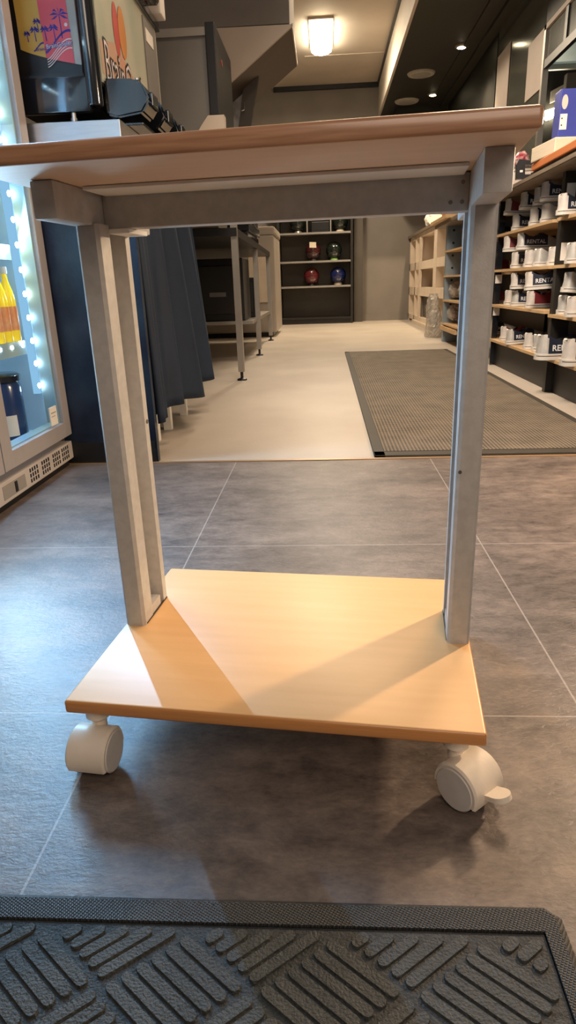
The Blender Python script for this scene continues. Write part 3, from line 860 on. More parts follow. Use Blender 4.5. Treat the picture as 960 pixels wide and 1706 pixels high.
# ------------------------------------------------------------------ ceiling lamp
cl_ = thing('ceiling_lamp', 'glowing warm white ceiling light fitting with two small bulbs', 'lamp', (-0.01, 7.9, 2.95))
m = MB()
pts = [(-0.105, 0.36), (0.105, 0.36), (0.105, -0.30), (0.07, -0.38), (0, -0.42), (-0.07, -0.38), (-0.105, -0.30)]
pts = [(a, -b) for a, b in pts]
m.prism([(a, b) for a, b in pts], -0.075, -0.02)
m.build('diffuser', 'lamp', cl_)
MB().box(-0.12, 0.12, -0.46, 0.40, -0.02, 0.0).build('base_plate', 'ceiling', cl_)
m = MB(); m.sphere((-0.035, -0.40, -0.05), 0.025, 16); m.sphere((0.035, -0.40, -0.05), 0.025, 16)
m.build('bulb', 'bulb', cl_)
for i, (x_, y_, l_) in enumerate(((1.293, 7.15, 'small lit round downlight in the black ceiling, nearer one'), (1.28, 8.76, 'small lit round downlight in the black ceiling, farther one near the back wall'))):
    t = thing('downlight', l_, 'downlight', (x_, y_, 2.56), 0, 'downlights in the black ceiling')
    MB().lathe([(0.045, -0.012), (0.06, -0.010), (0.065, 0.0)], 24).build('trim_ring', 'dull_steel', t)
    MB().lathe([(0.03, -0.016), (0.042, -0.013), (0.042, -0.01)], 24).build('bulb', 'spot', t)
for i, (x_, y_, l_) in enumerate(((1.026, 7.92, 'round pale ceiling speaker in the black ceiling, nearer of two'), (1.004, 9.0, 'round pale ceiling speaker in the black ceiling, farther of two'))):
    t = thing('ceiling_speaker', l_, 'speaker', (x_, y_, 2.56), 0, 'ceiling speakers')
    MB().lathe([(0.10, -0.018), (0.135, -0.014), (0.145, 0.0)], 32).build('rim', 'speaker', t, smooth=True)
    MB().lathe([(0.09, -0.021), (0.10, -0.017)], 32).build('grille', 'cabrail', t)
for (y0_, y1_, za, zb, l_) in ((6.38, 6.80, 1.3, 2.36, 'tall pale paper sheet taped on the dark glass, farther one'), (5.44, 5.82, 1.79, 2.16, 'pale paper sheet taped on the dark glass, nearer one')):
    o = MB().box(1.548, 1.553, y0_, y1_, za, zb).build('paper_sheet', 'pinkish'); tag(o, l_, 'paper', 'paper sheets on the dark glass')
t = thing('wall_lamp', 'small glowing wedge lamp in the dark room beyond the hatch', 'lamp', (2.16, 7.29, 1.99))
MB().prism([(-0.09, 0.02), (0.0, -0.045), (0.12, 0.0), (0.10, 0.06)], -0.06, 0.0, axis='y').build('shade', 'lamp', t)
MB().box(-0.03, 0.03, -0.01, 0.01, -0.04, 0.04).build('mount', 'dull_steel', t)
o = MB().prism([(2.18, 2.19), (2.34, 2.26), (2.34, 2.15), (2.18, 2.09)], 7.26, 7.30, axis='y').build('vent_panel', 'speaker'); tag(o, 'small grey panel on the dark wall beyond the hatch', 'panel')

# ------------------------------------------------------------------ bookcase with bowling balls
bk = thing('black_bookcase', 'tall open black bookcase holding bowling balls at the back wall', 'bookcase', (-0.13, 9.35, 0))
MB().box(-0.505, -0.475, 0, 0.38, 0, 1.95).build('side_panel', 'black_wood', bk)
MB().box(0.475, 0.505, 0, 0.38, 0, 1.95).build('side_panel', 'black_wood', bk)
MB().box(-0.475, 0.475, 0.36, 0.38, 0.0, 1.95).build('back_panel', 'shelf_back', bk)
for z_ in (0.075, 0.49, 0.81, 1.165, 1.50, 1.93):
    MB().box(-0.475, 0.475, 0.0, 0.36, z_ - 0.012, z_ + 0.012).build('shelf', 'dull_steel' if 0.4 < z_ < 1.6 else 'black_wood', bk)
MB().box(-0.475, 0.475, 0.02, 0.04, 0, 0.063).build('plinth', 'black_wood', bk)
MB().box(-0.11, -0.095, 0.04, 0.3, 1.177, 1.34).build('divider', 'dull_steel', bk)
MB().box(0.205, 0.22, 0.04, 0.3, 1.177, 1.34).build('divider', 'dull_steel', bk)
MB().box(0.40, 0.52, 9.55, 9.749, 0, 2.2).build('shadow_strip', 'shelf_back', kind='structure')  # dark strip standing in for the shadow beside the bookcase
def ball(x_, z_, m_, l_, cup):
    t = thing('bowling_ball', l_, 'ball', (x_, 9.50, z_ + 0.024), 0, 'bowling balls in the bookcase')
    MB().sphere((0, 0, 0.108), 0.108, 40).build('sphere', m_, t, smooth=True, angle=180)
    h = MB()
    for a, b in ((-0.015, 0.02), (0.015, 0.02), (0.0, -0.03)):
        p = Vector((a - 0.02, -0.75 + 0.0, 0.0)); n = Vector((a * 9, -0.9 , 0.35 + b * 9)).normalized()
        h.tube(Vector((0, 0, 0.108)) + n * 0.104, Vector((0, 0, 0.108)) + n * 0.1083, 0.012, 12)
    h.build('finger_hole', 'dark', t)
    c = MB(); c.lathe([(0.052, 0.0), (0.058, 0.002), (0.050, 0.030), (0.040, 0.022)], 24)
    o_ = c.build('ball_cup', cup, None, smooth=True, loc=(x_, 9.50, z_ + 0.0015))
    tag(o_, 'low support ring under the ' + l_.replace('glossy ', '').replace('bowling ', '').replace(' end of the', '').replace(' with a paper note', ''), 'ring', 'ball rings in the bookcase')
    return t
ball(-0.187, 0.502, 'ball_red', 'glossy maroon bowling ball on the lower bookcase shelf, left', 'dark')
ball(0.178, 0.502, 'ball_blue', 'glossy dark blue bowling ball on the lower bookcase shelf, right', 'creamp')
t = ball(-0.16, 0.822, 'ball_dkred', 'glossy dark maroon bowling ball with a paper note on the middle shelf', 'dark')
MB().quad([(-0.045, -0.104, 0.145), (0.045, -0.104, 0.14), (0.045, -0.094, 0.21), (-0.045, -0.092, 0.215)]).build('paper_note', 'creamp', t)
ball(0.125, 0.822, 'ball_green', 'glossy black green bowling ball on the middle bookcase shelf', 'green_plastic')
ball(-0.36, 1.177, 'ball_green', 'glossy black bowling ball at the left end of the upper bookcase shelf', 'dull_steel')
ball(0.21, 1.177, 'ball_green', 'glossy black bowling ball at the right end of the upper bookcase shelf', 'creamp')
m = MB(); m.box(-0.12, 0.12, 0, 0.2, 0, 0.13, 0.006); m.box(-0.10, 0.10, -0.003, 0, 0.03, 0.10)
tag(m.build('storage_box', 'dark', None, loc=(-0.055, 9.42, 1.179)), 'black box between the dividers on the upper bookcase shelf', 'box')

# ------------------------------------------------------------------ steel table with appliances
tbn = thing('steel_table', 'long steel work table on thin legs along the left side of the aisle', 'table', (-0.53, 5.3, 0))
LX = [(-0.503, 3.88), (-0.534, 5.3), (-0.557, 6.74)]
for (x_, y_), h_ in zip(LX, (1.15, 0.80, 0.80)):
    for dx in (0, -0.85):
        g = MB(); X_, Y_ = x_ + 0.53 + dx, y_ - 5.3
        g.box(X_ - 0.018, X_ + 0.018, Y_ - 0.018, Y_ + 0.018, 0.05, h_ if dx == 0 else 0.80)
        lg = g.build('leg', 'dull_steel', tbn)
        g = MB(); g.lathe([(0.030, 0), (0.028, 0.008), (0.009, 0.014), (0.009, 0.05)], 16, Matrix.Translation((X_, Y_, 0)))
        g.build('foot', 'dark', lg)
MB().prism([(-0.86, -1.46), (0.045, -1.46), (-0.008, 1.47), (-0.90, 1.47)], 0.795, 0.835).build('top', 'dark', tbn)
MB().prism([(-0.86, -0.40), (-0.005, -0.40), (-0.02, 1.44), (-0.90, 1.44)], 0.265, 0.29).build('lower_shelf', 'dull_steel', tbn)
MB().prism([(-0.86, -1.42), (-0.35, -1.42), (-0.35, -0.4), (-0.90, -0.4)], 0.265, 0.29).build('lower_shelf', 'dull_steel', tbn)
m = MB(); m.box(-0.20, 0.16, 0, 0.34, 0.012, 0.14, 0.008)
t = thing('steel_tray', 'dull steel food container on the near end of the steel table', 'container', (-0.76, 3.98, 0.837))
m.build('basin', 'dull_steel', t); MB().box(-0.21, 0.17, -0.01, 0.35, 0.14, 0.15).build('rim', 'steel', t)
MB().box(-0.19, 0.15, 0.01, 0.33, 0, 0.012).build('base', 'dark', t)
o = MB().box(-0.04, 0.04, 0, 0.03, 0, 0.16, 0.008).build('light_box', 'warm_glow', None, loc=(-0.845, 3.92, 0.837)); tag(o, 'small glowing pale box on the steel table beside the cloth', 'box')
t = thing('equipment_stack', 'stack of black appliances on the far half of the steel table', 'appliance', (-0.72, 5.1, 0.837))
for k in range(4):
    MB().box(-0.22 + 0.01 * k, 0.16 + 0.012 * (k % 2), 0, 0.8, 0.002 + k * 0.07, 0.062 + k * 0.07, 0.006).build('tray', 'gloss', t)
MB().box(-0.2, 0.15, 0.02, 0.78, 0.0, 0.26).build('core', 'dark', t)
t = thing('black_oven', 'large black oven box on the lower shelf of the steel table', 'oven', (-0.70, 4.92, 0.292))
MB().box(-0.40, 0.11, 0, 0.40, 0.0, 0.43, 0.006).build('body', 'dark', t)
MB().box(-0.24, 0.08, -0.012, 0, 0.05, 0.38, 0.004).build('door', 'black_wood', t)
MB().box(-0.14, -0.02, -0.016, -0.012, 0.17, 0.20).build('label_plate', 'cabgrey', t)
t = thing('black_heater', 'smaller black box behind the oven under the steel table', 'box', (-0.60, 5.40, 0.292))
MB().box(-0.2, 0.038, 0, 0.3, 0.0, 0.30, 0.006).build('body', 'dark', t)
MB().box(-0.18, 0.02, -0.008, 0, 0.04, 0.26, 0.004).build('front_panel', 'black_wood', t)
t = thing('chest_freezer', 'cream chest appliance standing behind the steel table', 'freezer', (-0.9, 7.2, 0))
MB().box(-0.55, 0.375, 0, 0.9, 0.05, 1.02, 0.02).build('body', 'white_app', t)
MB().box(-0.57, 0.385, -0.01, 0.92, 1.02, 1.10, 0.02).build('lid', 'white_app', t)
MB().box(-0.5, 0.33, 0.05, 0.8, 0, 0.05).build('plinth', 'dark', t)
MB().box(0.10, 0.32, -0.02, -0.0, 0.36, 0.85, 0.004).build('front_panel', 'white_wood', t)

# ------------------------------------------------------------------ white cubby cabinet on the right
wc = thing('cubby_cabinet', 'long white painted cubby cabinet along the right wall near the back', 'cabinet', (1.18, 8.1, 0))
Y = lambda y: y - 8.1
ys = [6.55, 6.86, 7.38, 7.66, 8.55, 8.95, 9.35, 9.72]
m = MB()
for y_ in (6.55, 6.80, 7.50, 8.72, 9.08, 9.66): m.box(0, 0.28, Y(y_), Y(y_) + 0.06, 0.0, 1.07)
m.box(-0.002, 0.28, Y(7.40), Y(7.60), 0, 1.07).box(-0.002, 0.02, Y(8.62), Y(8.75), 0, 1.07)
for z_, h in ((0.03, 0.06), (0.345, 0.10), (0.655, 0.09), (1.03, 0.04)):
    m.box(0, 0.28, Y(6.55), Y(9.72), z_, z_ + h)
m.build('frame', 'white_wood', wc)
MB().box(0.26, 0.28, Y(6.6), Y(9.7), 0.05, 1.05).build('back_panel', 'cubby', wc)
MB().box(-0.03, 0.30, Y(6.5), Y(9.74), 1.07, 1.10).build('top', 'worn_wood', wc)
MB().box(-0.04, 0.0, Y(6.4), Y(9.0), 0.0, 0.04).build('kickboard', 'white_wood', wc)
MB().box(0.05, 0.06, Y(7.62), Y(8.62), 0.09, 0.345).build('dark_insert', 'shelf_back', wc)
for k, (y_, z_, s_, l_) in enumerate(((8.4, 1.116, 0.12, 'crumpled white paper bag on the far end of the white cabinet'),)):
    m = MB(); m.sphere((0, 0, 0.08), 0.1, 20, sc=(1, 1.3, 0.8))
    for v in m.bm.verts: v.co += Vector([random.uniform(-.012, .012) for _ in range(3)])
    tag(m.build('paper_bag', 'white', None, loc=(1.28, y_, z_)), l_, 'bag')
o = MB().prism([(-0.05, 0), (0.05, 0), (0.10, 0.07), (-0.10, 0.07)], 0, 0.5, axis='y').build('pale_tray', 'warm_glow', None, loc=(1.25, 7.5, 1.12)); tag(o, 'glowing pale tray on the white cabinet top', 'tray')
o['label'] = 'glowing pale shallow tray on top of the white cubby cabinet'
o.location.z = 1.10
m = MB().box(-0.06, 0.1, 0, 0.24, 0, 0.09, 0.01)
tag(m.build('cardboard_carton', 'orange', None, loc=(1.24, 6.95, 1.10)), 'small reddish carton on the near end of the white cabinet', 'carton')

# ------------------------------------------------------------------ shoe racks
def rack(name, label, y0_, y1_, mats, shelves, posts, ctop=True, xf=1.05):
    t = thing(name, label, 'rack', (xf, y0_, 0), 0)
    Ly = y1_ - y0_
    MB().box(0.36, 0.38, 0, Ly, 0.02, 0.95).build('back_panel', 'black_wood', t)
    for z_ in shelves:
        MB().box(-0.01, 0.36, 0.02, Ly - 0.02, z_ - 0.014, z_).build('shelf', 'wood', t)
    for (ya, yb, xa, xb, m_) in posts:
        MB().box(xa, xb, ya, yb, 0, 0.955).build('upright', m_, t)
    return t
# section far (behind the right leg)
rk3 = rack('steel_rack', 'galvanised perforated steel rack holding bagged shoes between cabinet and shoe rack', 4.42, 6.12, None, (0.165, 0.36, 0.56, 0.76),
     ((0.0, 0.05, -0.005, 0.05, 'blue_steel'), (1.20, 1.24, 0.30, 0.36, 'blue_steel'), (1.62, 1.68, -0.005, 0.12, 'blue_steel')))
h = MB()
for z_ in [0.12 + 0.1 * k for k in range(9)]:
    h.tube((0.05, 1.6195, z_), (0.05, 1.618, z_), 0.010, 10)
h.build('punched_hole', 'dark', rk3)
MB().box(-0.02, 0.355, 1.0, 1.69, 0.105, 0.14).build('bottom_board', 'wood', rk3)
rk1 = rack('shoe_rack', 'black shoe rack with pine shelves beside the mat, far section with stacked pairs', 3.26, 4.36, None, (0.165, 0.372, 0.574, 0.772),
     ((1.04, 1.09, 0.0, 0.035, 'gloss'), (0.0, 0.03, 0.02, 0.09, 'black_wood'), (0.0, 0.03, 0.27, 0.37, 'black_wood')))
MB().box(0.03, 0.05, 0.0, 1.1, 0.0, 0.143).build('kick_panel', 'black_wood', rk1)
rk2 = rack('shoe_rack', 'black shoe rack with pine shelves, near section at the right edge', 2.20, 3.24, None, (0.165, 0.36, 0.574, 0.772),
     ((0.99, 1.03, 0.0, 0.08, 'black_wood'), (0.99, 1.02, 0.22, 0.27, 'greenpost'), (0.0, 0.04, 0.0, 0.05, 'black_wood')))
MB().box(0.03, 0.05, 0.0, 1.04, 0.0, 0.143).build('kick_panel', 'black_wood', rk2)
MB().box(0.14, 0.20, 0.99, 1.02, 0.5, 0.955).build('side_panel', 'greenpost', rk2)
for (x_, y_, z_, h_, l_) in ((1.046, 3.20, 0.87, 0.075, 'white size tag on the divider post, upper'), (1.046, 3.235, 0.63, 0.075, 'white size tag on the divider post beside the second shelf'),
                             (1.048, 4.30, 0.52, 0.05, 'small white tag on the far black post, upper'), (1.048, 4.30, 0.33, 0.05, 'small white tag on the far black post, lower')):
    xx = 1.062 if y_ < 4 else 1.052
    o = MB().box(xx - 0.002, xx + 0.036, (3.188 if y_ < 4 else 4.290) , (3.190 if y_ < 4 else 4.299), z_ - h_ / 2, z_ + h_ / 2).build('size_tag', 'white'); tag(o, l_, 'tag', 'white tags on rack posts')
# counter tops
ctp = thing('counter_top', 'dark worn counter board lying over the shoe racks', 'counter', (1.0, 3.3, 0.955))
MB().box(-0.03, 0.50, -1.1, 1.12, 0.0, 0.022, 0.004).build('board', 'worn_wood', ctp)
MB().box(-0.035, -0.029, -1.1, 1.12, 0.004, 0.020).build('edge_band', 'worn_wood', ctp)
ctp2 = thing('counter_top', 'brown board on top of the far steel rack', 'counter', (1.05, 5.4, 0.955))
MB().box(-0.06, 0.45, -0.95, 0.98, 0.0, 0.03, 0.004).build('board', 'worn_wood', ctp2)
MB().box(-0.10, 0.30, 0.2, 0.98, 0.03, 0.055).build('second_board', 'wood', ctp2)

# shoe model: heel at x=0, toe at +x
def shoe_profile(t):
    """half width, top height, bottom of opening at station t (0..1)"""
    w = [(0, .009), (.010, .017), (.035, .027), (.10, .033), (.25, .034), (.45, .037), (.65, .046), (.80, .045), (.93, .030), (1.0, .004)]
    h = [(0, .086), (.03, .093), (.07, .095), (.12, .090), (.20, .077), (.32, .071), (.42, .084), (.50, .084), (.65, .066), (.80, .052), (.93, .043), (1.0, .030)]
    def ip(tab):
        for (a, b), (c, d) in zip(tab, tab[1:]):
            if t <= c:
                k = (t - a) / (c - a); return b + (d - b) * k
        return tab[-1][1]
    return ip(w), ip(h)
LEN = 0.285
def side_y(x, z):
    w, h = shoe_profile(x / LEN)
    zz = max(0.0, min(1, (z - 0.022) / max(0.001, h - 0.022)))
    return w * (1.05 - 0.24 * zz)
def make_shoe(root, quarter, heel, text):
    m = MB(); N = 34
    rings = []
    for i in range(N + 1):
        t = i / N; x = t * LEN
        w, h = shoe_profile(t)
        w = max(w, 0.004)
        pts = []
        K = 7
        lean = 0.010 * (1 - min(1, t / 0.14))
        for k in range(K + 1):
            z = 0.020 + (h - 0.020) * k / K
            pts.append((x + lean * k / K, -w * (1.05 - 0.24 * (k / K)), z))
        open_ = 0.05 < t < 0.42
        if open_:
            dip = 0.030
            inner = [(x, -w * 0.68, h - 0.006), (x, -w * 0.45, dip), (x, w * 0.45, dip), (x, w * 0.68, h - 0.006)]
        else:
            crown = 0.008 * min(1, (1 - t) * 6) if t > .4 else 0
            inner = [(x, -w * 0.60, h + crown * .7), (x, -w * 0.25, h + crown), (x, w * 0.25, h + crown), (x, w * 0.60, h + crown * .7)]
        pts += inner + [(a, -b, c) for a, b, c in pts[::-1]]
        rings.append(([m.bm.verts.new(p) for p in pts], t, open_))
    for (A, ta, oa), (B, tb_, ob) in zip(rings, rings[1:]):
        n = len(A)
        for j in range(n - 1):
            f = m.bm.faces.new([A[j], A[j + 1], B[j + 1], B[j]])
            tm = (ta + tb_) / 2
            k = min(j, n - 2 - j)
            if k >= 7 and oa and ob: mi = 2
            elif tm < 0.12: mi = 0
            elif tm < 0.60: mi = 1
            else: mi = 0
            if k == 6 and 0.10 < tm < 0.5: mi = 1
            f.material_index = mi
    for (R_, t, o_), rev in ((rings[0], False), (rings[-1], True)):
        f = m.bm.faces.new(R_ if rev else R_[::-1]); f.material_index = 0
    m.build('upper', [heel, quarter, 'shoe_in'], root, smooth=True, angle=60)
    s_ = MB(); rr = []
    for i in range(N + 1):
        t = i / N
        w, h = shoe_profile(t); w = max(w, 0.006) * 1.06 + 0.003
        x = -0.003 + t * (LEN + 0.006)
        rr.append([s_.bm.verts.new((x, -w, 0)), s_.bm.verts.new((x, -w, 0.0135)), s_.bm.verts.new((x, -w - .0003, 0.0165)), s_.bm.verts.new((x, -w, 0.023)),
                   s_.bm.verts.new((x, w, 0.023)), s_.bm.verts.new((x, w + .0003, 0.0165)), s_.bm.verts.new((x, w, 0.0135)), s_.bm.verts.new((x, w, 0))])
    for A, B in zip(rr, rr[1:]):
        for j in range(8):
            f = s_.bm.faces.new([A[j], A[(j + 1) % 8], B[(j + 1) % 8], B[j]])
            f.material_index = 1 if j in (1, 5) else 0
    s_.bm.faces.new(rr[0][::-1]); s_.bm.faces.new(rr[-1])
    s_.build('sole', ['sole', 'stripe'], root, smooth=True, angle=40)
    if text:
        def fn(co_):
            x = 0.045 + co_.x; z = 0.034 + co_.y
            return Vector((x + 0.002, -side_y(x, z) - 0.0012, z))
        text_obj('lettering', 'RENTAL', 0.0300, None, 'lettering', root, 0.0006, fn=fn)
protos = {}
def shoe(kind, label, loc, yaw=0.0, tilt=0.0, roll=0.0, sc=1.0, fit=False):
    quarter, heel, text = {'navy': ('shoe_navy', 'shoe_white', True), 'navy_silver': ('shoe_navy', 'shoe_silver', True), 'red': ('shoe_red', 'shoe_white', False),
                           'white': ('shoe_white', 'shoe_white', False), 'silver': ('shoe_silver', 'shoe_silver', False)}[kind]
    if kind not in protos:
        t = thing('bowling_shoe', label, 'shoe', loc)
        make_shoe(t, quarter, heel, text)
        protos[kind] = t
    else:
        t = copy_tree(protos[kind])
    t.location = loc; t.rotation_euler = (roll, tilt, yaw); t.scale = (sc, sc, sc)
    tag(t, label, 'shoe', 'rental bowling shoes on the racks')
    return t
z1, z2, z3, z4 = 0.772, 0.574, 0.372, 0.165
z3b, z2b = 0.36, 0.574
U = 0.092
SH = [
 # top shelf, far section, lower row
 ('navy', 'white and navy bowling shoe under the tilted burgundy one, top shelf', (1.05, 4.00, z1), 0, 0),
 ('navy', 'white heeled bowling shoe in the middle of the lower row, top shelf', (1.05, 3.67, z1), 0.1, 0),
 ('white', 'plain white bowling shoe in the lower row beneath the RENTAL shoe, top shelf', (1.055, 3.50, z1), 0.1, 0),
 # upper row
 ('red', 'burgundy and white bowling shoe stacked at the far end of the top shelf', (1.03, 4.12, z1 + U), -0.15, 0.06),
 ('navy_silver', 'silver heeled navy bowling shoe stacked second from the far end, top shelf', (1.04, 3.84, z1 + U), -0.05, 0.03),
 ('silver', 'silver grey bowling shoe stacked third on the top shelf', (1.06, 3.66, z1 + U), 0.15, 0.0),
 ('navy', 'navy shoe marked RENTAL stacked nearest the divider on the top shelf', (1.035, 3.47, z1 + U), -0.1, 0.0),
 # second shelf
 ('red', 'white and red bowling shoe stacked at the far end of the second shelf', (1.03, 4.08, z2 + U), -0.15, 0.0),
 ('navy_silver', 'silver heeled RENTAL shoe stacked beside the red one, second shelf', (1.04, 3.84, z2 + U), -0.05, 0.02),
 ('navy', 'white and navy shoe in the lower row at the far end of the second shelf', (1.05, 3.96, z2), 0, 0),
 ('white', 'cream white bowling shoe in the lower row, middle of the second shelf', (1.05, 3.70, z2), 0.2, 0),
 ('silver', 'silver bowling shoe turned with its opening forward on the second shelf', (1.05, 3.54, z2), 0.45, 0),
 ('white', 'white bowling shoe nearest the divider on the second shelf', (1.07, 3.38, z2), 0.3, 0),
 # third shelf
 ('navy', 'RENTAL shoe stacked flat on top of the row on the third shelf', (1.035, 3.88, z3 + U), -0.1, -0.02),
 ('white', 'white bowling shoe at the very far end of the third shelf', (1.06, 4.08, z3), 0, 0),
 ('navy_silver', 'silver and navy shoe in the lower row beneath the flat RENTAL one, third shelf', (1.05, 3.90, z3), 0.0, 0),
 ('red', 'white heeled shoe with red side in the lower row, third shelf', (1.05, 3.61, z3), 0.1, 0),
 ('navy', 'large tilted RENTAL shoe lying across the divider on the third shelf', (0.985, 3.43, z3 + 0.092), -0.12, -0.05),
 ('silver', 'silver shoe on its own beneath the large tilted RENTAL one', (1.05, 3.12, z3b), 0.1, 0),
 ('silver', 'silver shoe tipped on its side at the right edge, third shelf', (1.045, 3.07, z3b + 0.098), 0.2, 0.08),
 ('white', 'white shoe with worn heel at the right photo edge, third shelf', (1.02, 2.92, z3b), 0.15, 0),
 # bottom shelf
 ('red', 'reddish shoe behind the post at the far end of the bottom shelf', (1.06, 4.12, z4), 0, 0),
 ('navy_silver', 'silver RENTAL shoe with black lining at the far end of the bottom shelf', (1.03, 3.86, z4), 0.25, -0.05),
 ('navy', 'cream heeled shoe squeezed between two silver shoes on the bottom shelf', (1.05, 3.58, z4), 0.2, 0),
 ('silver', 'silver shoe third from the post on the bottom shelf', (1.06, 3.46, z4), 0.5, 0),
 ('navy_silver', 'wide open silver and navy shoe beside the divider, bottom shelf', (0.965, 3.10, z4), 0.05, 0),
 ('navy', 'cream and navy shoe at the right edge of the bottom shelf', (1.00, 2.86, z4), 0.05, 0),
 # near section upper shelves
 ('silver', 'silver shoe stacked highest at the right edge under the counter', (1.06, 2.99, z1 + U), 0.1, 0.0),
 ('navy', 'speckled white and navy shoe right of the divider, top shelf', (1.00, 3.10, z1), 0.05, 0),
 ('silver', 'grey white shoe right of the divider, second shelf', (1.03, 3.02, z2b), 0.1, 0),
 # far steel rack
 ('navy', 'shoe on the upper shelf of the steel rack seen past the table leg', (1.05, 4.62, 0.76), 0, 0),
 ('red', 'red shoe on the third shelf of the steel rack seen past the table leg', (1.05, 4.62, 0.56), 0, 0),
 ('red', 'red and white shoe on the second shelf of the steel rack', (1.05, 4.66, 0.36), 0, 0),
 ('navy', 'dark shoe on the lowest shelf of the steel rack', (1.05, 4.62, 0.165), 0, 0),
]
for k_, l_, loc_, yaw_, tilt_ in SH:
    shoe(k_, l_, (loc_[0], loc_[1], loc_[2] + 0.0015), min(yaw_, 0.2) + 0.03, tilt_, sc=1.2 if loc_[1] < 3.2 and loc_[2] < 0.2 else 0.90)
# bagged shoes
for (x_, y_, z_, s_, l_) in ((1.13, 5.92, 0.186, 0.085, 'clear plastic bag of goods on the bottom board of the steel rack'), (1.13, 5.92, 0.380, 0.080, 'clear crumpled plastic bag on the shelf above the bottom bag, steel rack'),
                             (1.13, 5.50, 0.380, 0.080, 'clear plastic bag farther forward on the second shelf of the steel rack')):
    t = thing('plastic_bag', l_, 'bag', (x_, y_, z_), 0, 'clear bags on the steel rack')
    m = MB(); m.sphere((0, 0, s_ * .8), s_, 18, sc=(0.9, 1.1, 0.8))
    for v in m.bm.verts: v.co += Vector([random.uniform(-.009, .009) for _ in range(3)])
    m.build('wrap', 'plastic_wrap', t)
    m = MB(); m.sphere((0, 0, s_ * .7), s_ * .55, 14, sc=(0.9, 1.1, 0.8)); m.build('content', 'shoe_red' if z_ == 0.186 else 'white', t, smooth=True)

t = thing('plastic_bag', 'tall crumpled clear plastic bag standing on the floor before the white cabinet', 'bag', (1.045, 6.62, 0.0))
m = MB()
m.grid(lambda u, v: ((0.075 + 0.015 * math.sin(5 * v + 7 * u)) * (1 - 0.55 * v ** 3) * math.cos(2 * PI * u), (0.13 + 0.02 * math.sin(9 * v)) * (1 - 0.6 * v ** 3) * math.sin(2 * PI * u), 0.002 + 0.40 * v), 30, 16)
for v in m.bm.verts: v.co += Vector([random.uniform(-.008, .008) for _ in range(2)] + [0])
m.build('wrap', 'plastic_wrap', t)
MB().sphere((0, 0, 0.16), 0.06, 16, sc=(0.8, 1.2, 1.6)).build('content', 'shoe_white', t, smooth=True)

# ------------------------------------------------------------------ things on the right counter
ZC = 0.9785
t = thing('blue_binder', 'blue lever arch binder with oval finger hole and white label on the counter', 'binder', (1.14, 3.30, ZC + 0.105), 0)
MB().box(-0.085, 0.0, -0.03, 0.0, 0, 0.0).bm.free()
MB().box(-0.118, 0.18, -0.03, 0.05, 0, 0.20, 0.004).build('cover', 'blue', t)
m = MB(); m.quad([(-0.098 + 0.013 * math.cos(2 * PI * k / 20), -0.0308, 0.150 + 0.028 * math.sin(2 * PI * k / 20)) for k in range(20)]); m.build('finger_hole', 'pinkish', t)
MB().box(-0.113, -0.083, -0.0315, -0.030, 0.045, 0.105).build('spine_label', 'white', t)
m = MB()
for z_ in (0.062, 0.088): m.tube((-0.105, -0.0314, z_), (-0.105, -0.0325, z_), 0.003, 10)
m.build('rivet', 'dark', t)
t = thing('paper_stack', 'cream stack of papers lying under the blue binder', 'papers', (1.12, 3.30, ZC + 0.045), 0.1)
MB().box(-0.15, 0.22, -0.12, 0.13, 0.0, 0.060, 0.004).build('sheets', 'creamp', t)
tag(MB().box(-0.13, 0.27, -0.36, 0.24, 0.0, 0.030, 0.003).build('orange_folder', 'orange', None, loc=(1.10, 3.20, ZC + 0.014)), 'long orange folder lying on the counter under the papers', 'folder')
tag(MB().box(-0.12, 0.30, -0.36, 0.28, 0.0, 0.014, 0.003).build('dark_tray', 'dark', None, loc=(1.10, 3.20, ZC)), 'flat dark tray beneath the orange folder on the counter', 'tray')
t = thing('grey_carton', 'long pale grey carton at the far end of the counter', 'carton', (1.06, 4.22, ZC), -0.05)
MB().box(-0.04, 0.20, -0.28, 0.16, 0, 0.085, 0.004).build('body', 'pinkish', t)
MB().box(-0.045, 0.205, -0.285, 0.165, 0.085, 0.097, 0.003).build('lid', 'speaker', t)
t = thing('tape_dispenser', 'black desktop stapler shaped tape dispenser on white papers', 'dispenser', (1.06, 3.76, ZC + 0.0235), -0.1)
m = MB()
m.prism([(-0.072, 0.0), (-0.030, 0.0), (-0.034, 0.062), (-0.045, 0.088), (-0.066, 0.092), (-0.075, 0.070)], -0.02, 0.02, axis='y')
m.prism([(-0.032, 0.0), (0.075, 0.0), (0.075, 0.016), (-0.032, 0.020)], -0.02, 0.02, axis='y')
m.prism([(-0.050, 0.090), (-0.036, 0.066), (0.012, 0.060), (0.050, 0.014), (0.070, 0.014), (0.030, 0.074)], -0.018, 0.018, axis='y')
m.build('body', 'dark', t)
MB().box(-0.058, -0.044, -0.0215, -0.0205, 0.030, 0.040).build('label', 'white', t)
MB().box(0.015, 0.045, -0.0215, -0.0205, 0.003, 0.009).build('badge', 'cabrail', t)
tag(MB().prism([(-0.05, 0.0), (0.10, 0.0), (0.08, 0.022), (-0.02, 0.022)], -0.09, 0.10, axis='y').build('white_papers', 'white', None, loc=(1.05, 3.76, ZC)), 'white papers beneath the black dispenser', 'papers')
for (x_, y_, z_, m_, l_) in ((1.09, 4.08, ZC + 0.11, 'redbag', 'red foil snack bag on the counter left of the binder'), (1.19, 3.80, ZC + 0.005, 'greybag', 'grey patterned foil bag between the red bag and the binder')):
    m = MB(); zh = 0.045
    m.sphere((0, 0, 0.045), 0.055, 20, sc=(0.8, 1.0, 0.8))
    for v in m.bm.verts: v.co += Vector([random.uniform(-.006, .006) for _ in range(3)])
    if m_ == 'greybag':
        for v in m.bm.verts: v.co.z *= 2.4
    tag(m.build('snack_bag', m_, None, loc=(x_, y_, z_)), l_, 'bag')
del t
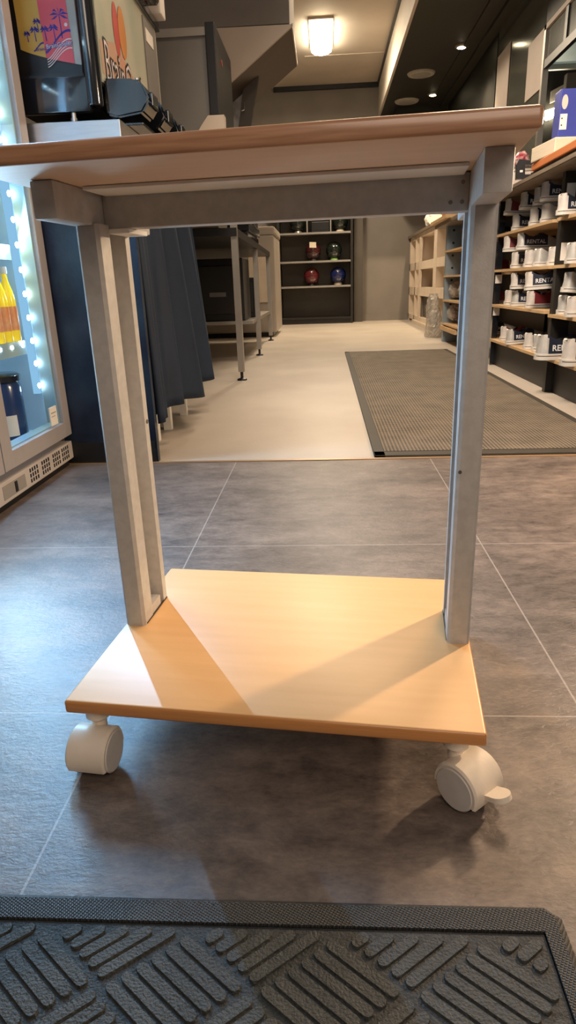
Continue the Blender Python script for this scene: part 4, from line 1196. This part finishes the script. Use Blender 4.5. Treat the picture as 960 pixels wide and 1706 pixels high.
o = MB().box(-0.03, 0.02, -0.02, 0.02, 0, 0.045, 0.003).build('orange_carton', 'warm_glow', None, loc=(1.03, 4.55, 0.985)); tag(o, 'small glowing orange carton on the board of the steel rack', 'carton')

# ------------------------------------------------------------------ lights
def area(name, loc, size, energy, col, tgt, size_y=None, spread=None):
    l = bpy.data.lights.new(name, 'AREA'); l.energy = energy; l.color = col
    l.shape = 'RECTANGLE'; l.size = size; l.size_y = size_y or size
    if spread: l.spread = spread
    o = bpy.data.objects.new(name, l); COL.objects.link(o)
    o.location = loc
    o.rotation_euler = (Vector(tgt) - Vector(loc)).to_track_quat('-Z', 'Y').to_euler()
    return o
def spot(name, loc, energy, col, tgt, ang, r=0.04):
    l = bpy.data.lights.new(name, 'SPOT'); l.energy = energy; l.color = col; l.spot_size = math.radians(ang); l.spot_blend = 0.6; l.shadow_soft_size = r
    o = bpy.data.objects.new(name, l); COL.objects.link(o); o.location = loc
    o.rotation_euler = (Vector(tgt) - Vector(loc)).to_track_quat('-Z', 'Y').to_euler()
    return o
WARM = (1.0, 0.80, 0.58)
area('light_ceiling_lamp', (-0.01, 7.9, 2.85), 0.25, 75, WARM, (0, 7.6, 0), 0.8)
spot('light_downlight', (1.293, 7.15, 2.53), 70, (1, .78, .5), (1.25, 7.1, 0), 95)
spot('light_downlight', (1.28, 8.76, 2.53), 190, (1, .76, .48), (0.9, 8.4, 0), 100)
area('light_aisle', (0.25, 4.6, 2.85), 0.5, 50, WARM, (0.3, 4.3, 0), 1.6)
area('light_over_tiles', (0.75, 2.2, 2.6), 0.5, 31, (1.0, 0.70, 0.46), (0.5, 1.0, 0), 0.5)
area('light_rack_fill', (0.1, 1.9, 2.3), 0.5, 24, (1.0, 0.84, 0.68), (1.1, 3.6, 0.4), 0.5, spread=1.6)  # unseen fill added to brighten the shoes on the racks
area('light_counter_lamp', (1.25, 1.68, 0.85), 0.07, 30, (1.0, 0.72, 0.46), (0.0, 0.6, 0.05), 0.12)
area('light_front_room', (0.4, -0.9, 1.5), 1.2, 19, (1.0, 0.80, 0.63), (0.1, 0.8, 0.4), 1.0)
area('light_fridge_strip', (-0.862, 1.928, 0.80), 0.012, 46, (0.27, 0.60, 1.0), (-0.25, 0.75, 0.6), 1.1)
area('light_fridge_lower_fill', (-0.79, 1.38, 0.36), 0.12, 5, (0.45, 0.75, 1.0), (-0.28, 0.7, 0.62), 0.35)  # added fill, out of view; stands in for fridge light under the table top
area('light_fridge_glow_fill', (-0.80, 1.00, 1.1), 0.6, 3, (0.5, 0.78, 1.0), (0.4, 1.3, 0.6), 1.4)  # added area lamp outside the left door, out of view, for the fridge glow

w = bpy.data.worlds.new('world'); C.world = w; w.use_nodes = True
w.node_tree.nodes['Background'].inputs[0].default_value = (1.0, 0.86, 0.74, 1)
w.node_tree.nodes['Background'].inputs[1].default_value = 0.16
C.view_settings.view_transform = 'Standard'
C.view_settings.look = 'None'
C.view_settings.exposure = 0.0
C.cycles.max_bounces = 8
C.cycles.use_denoising = True
C.cycles.sample_clamp_indirect = 4.0
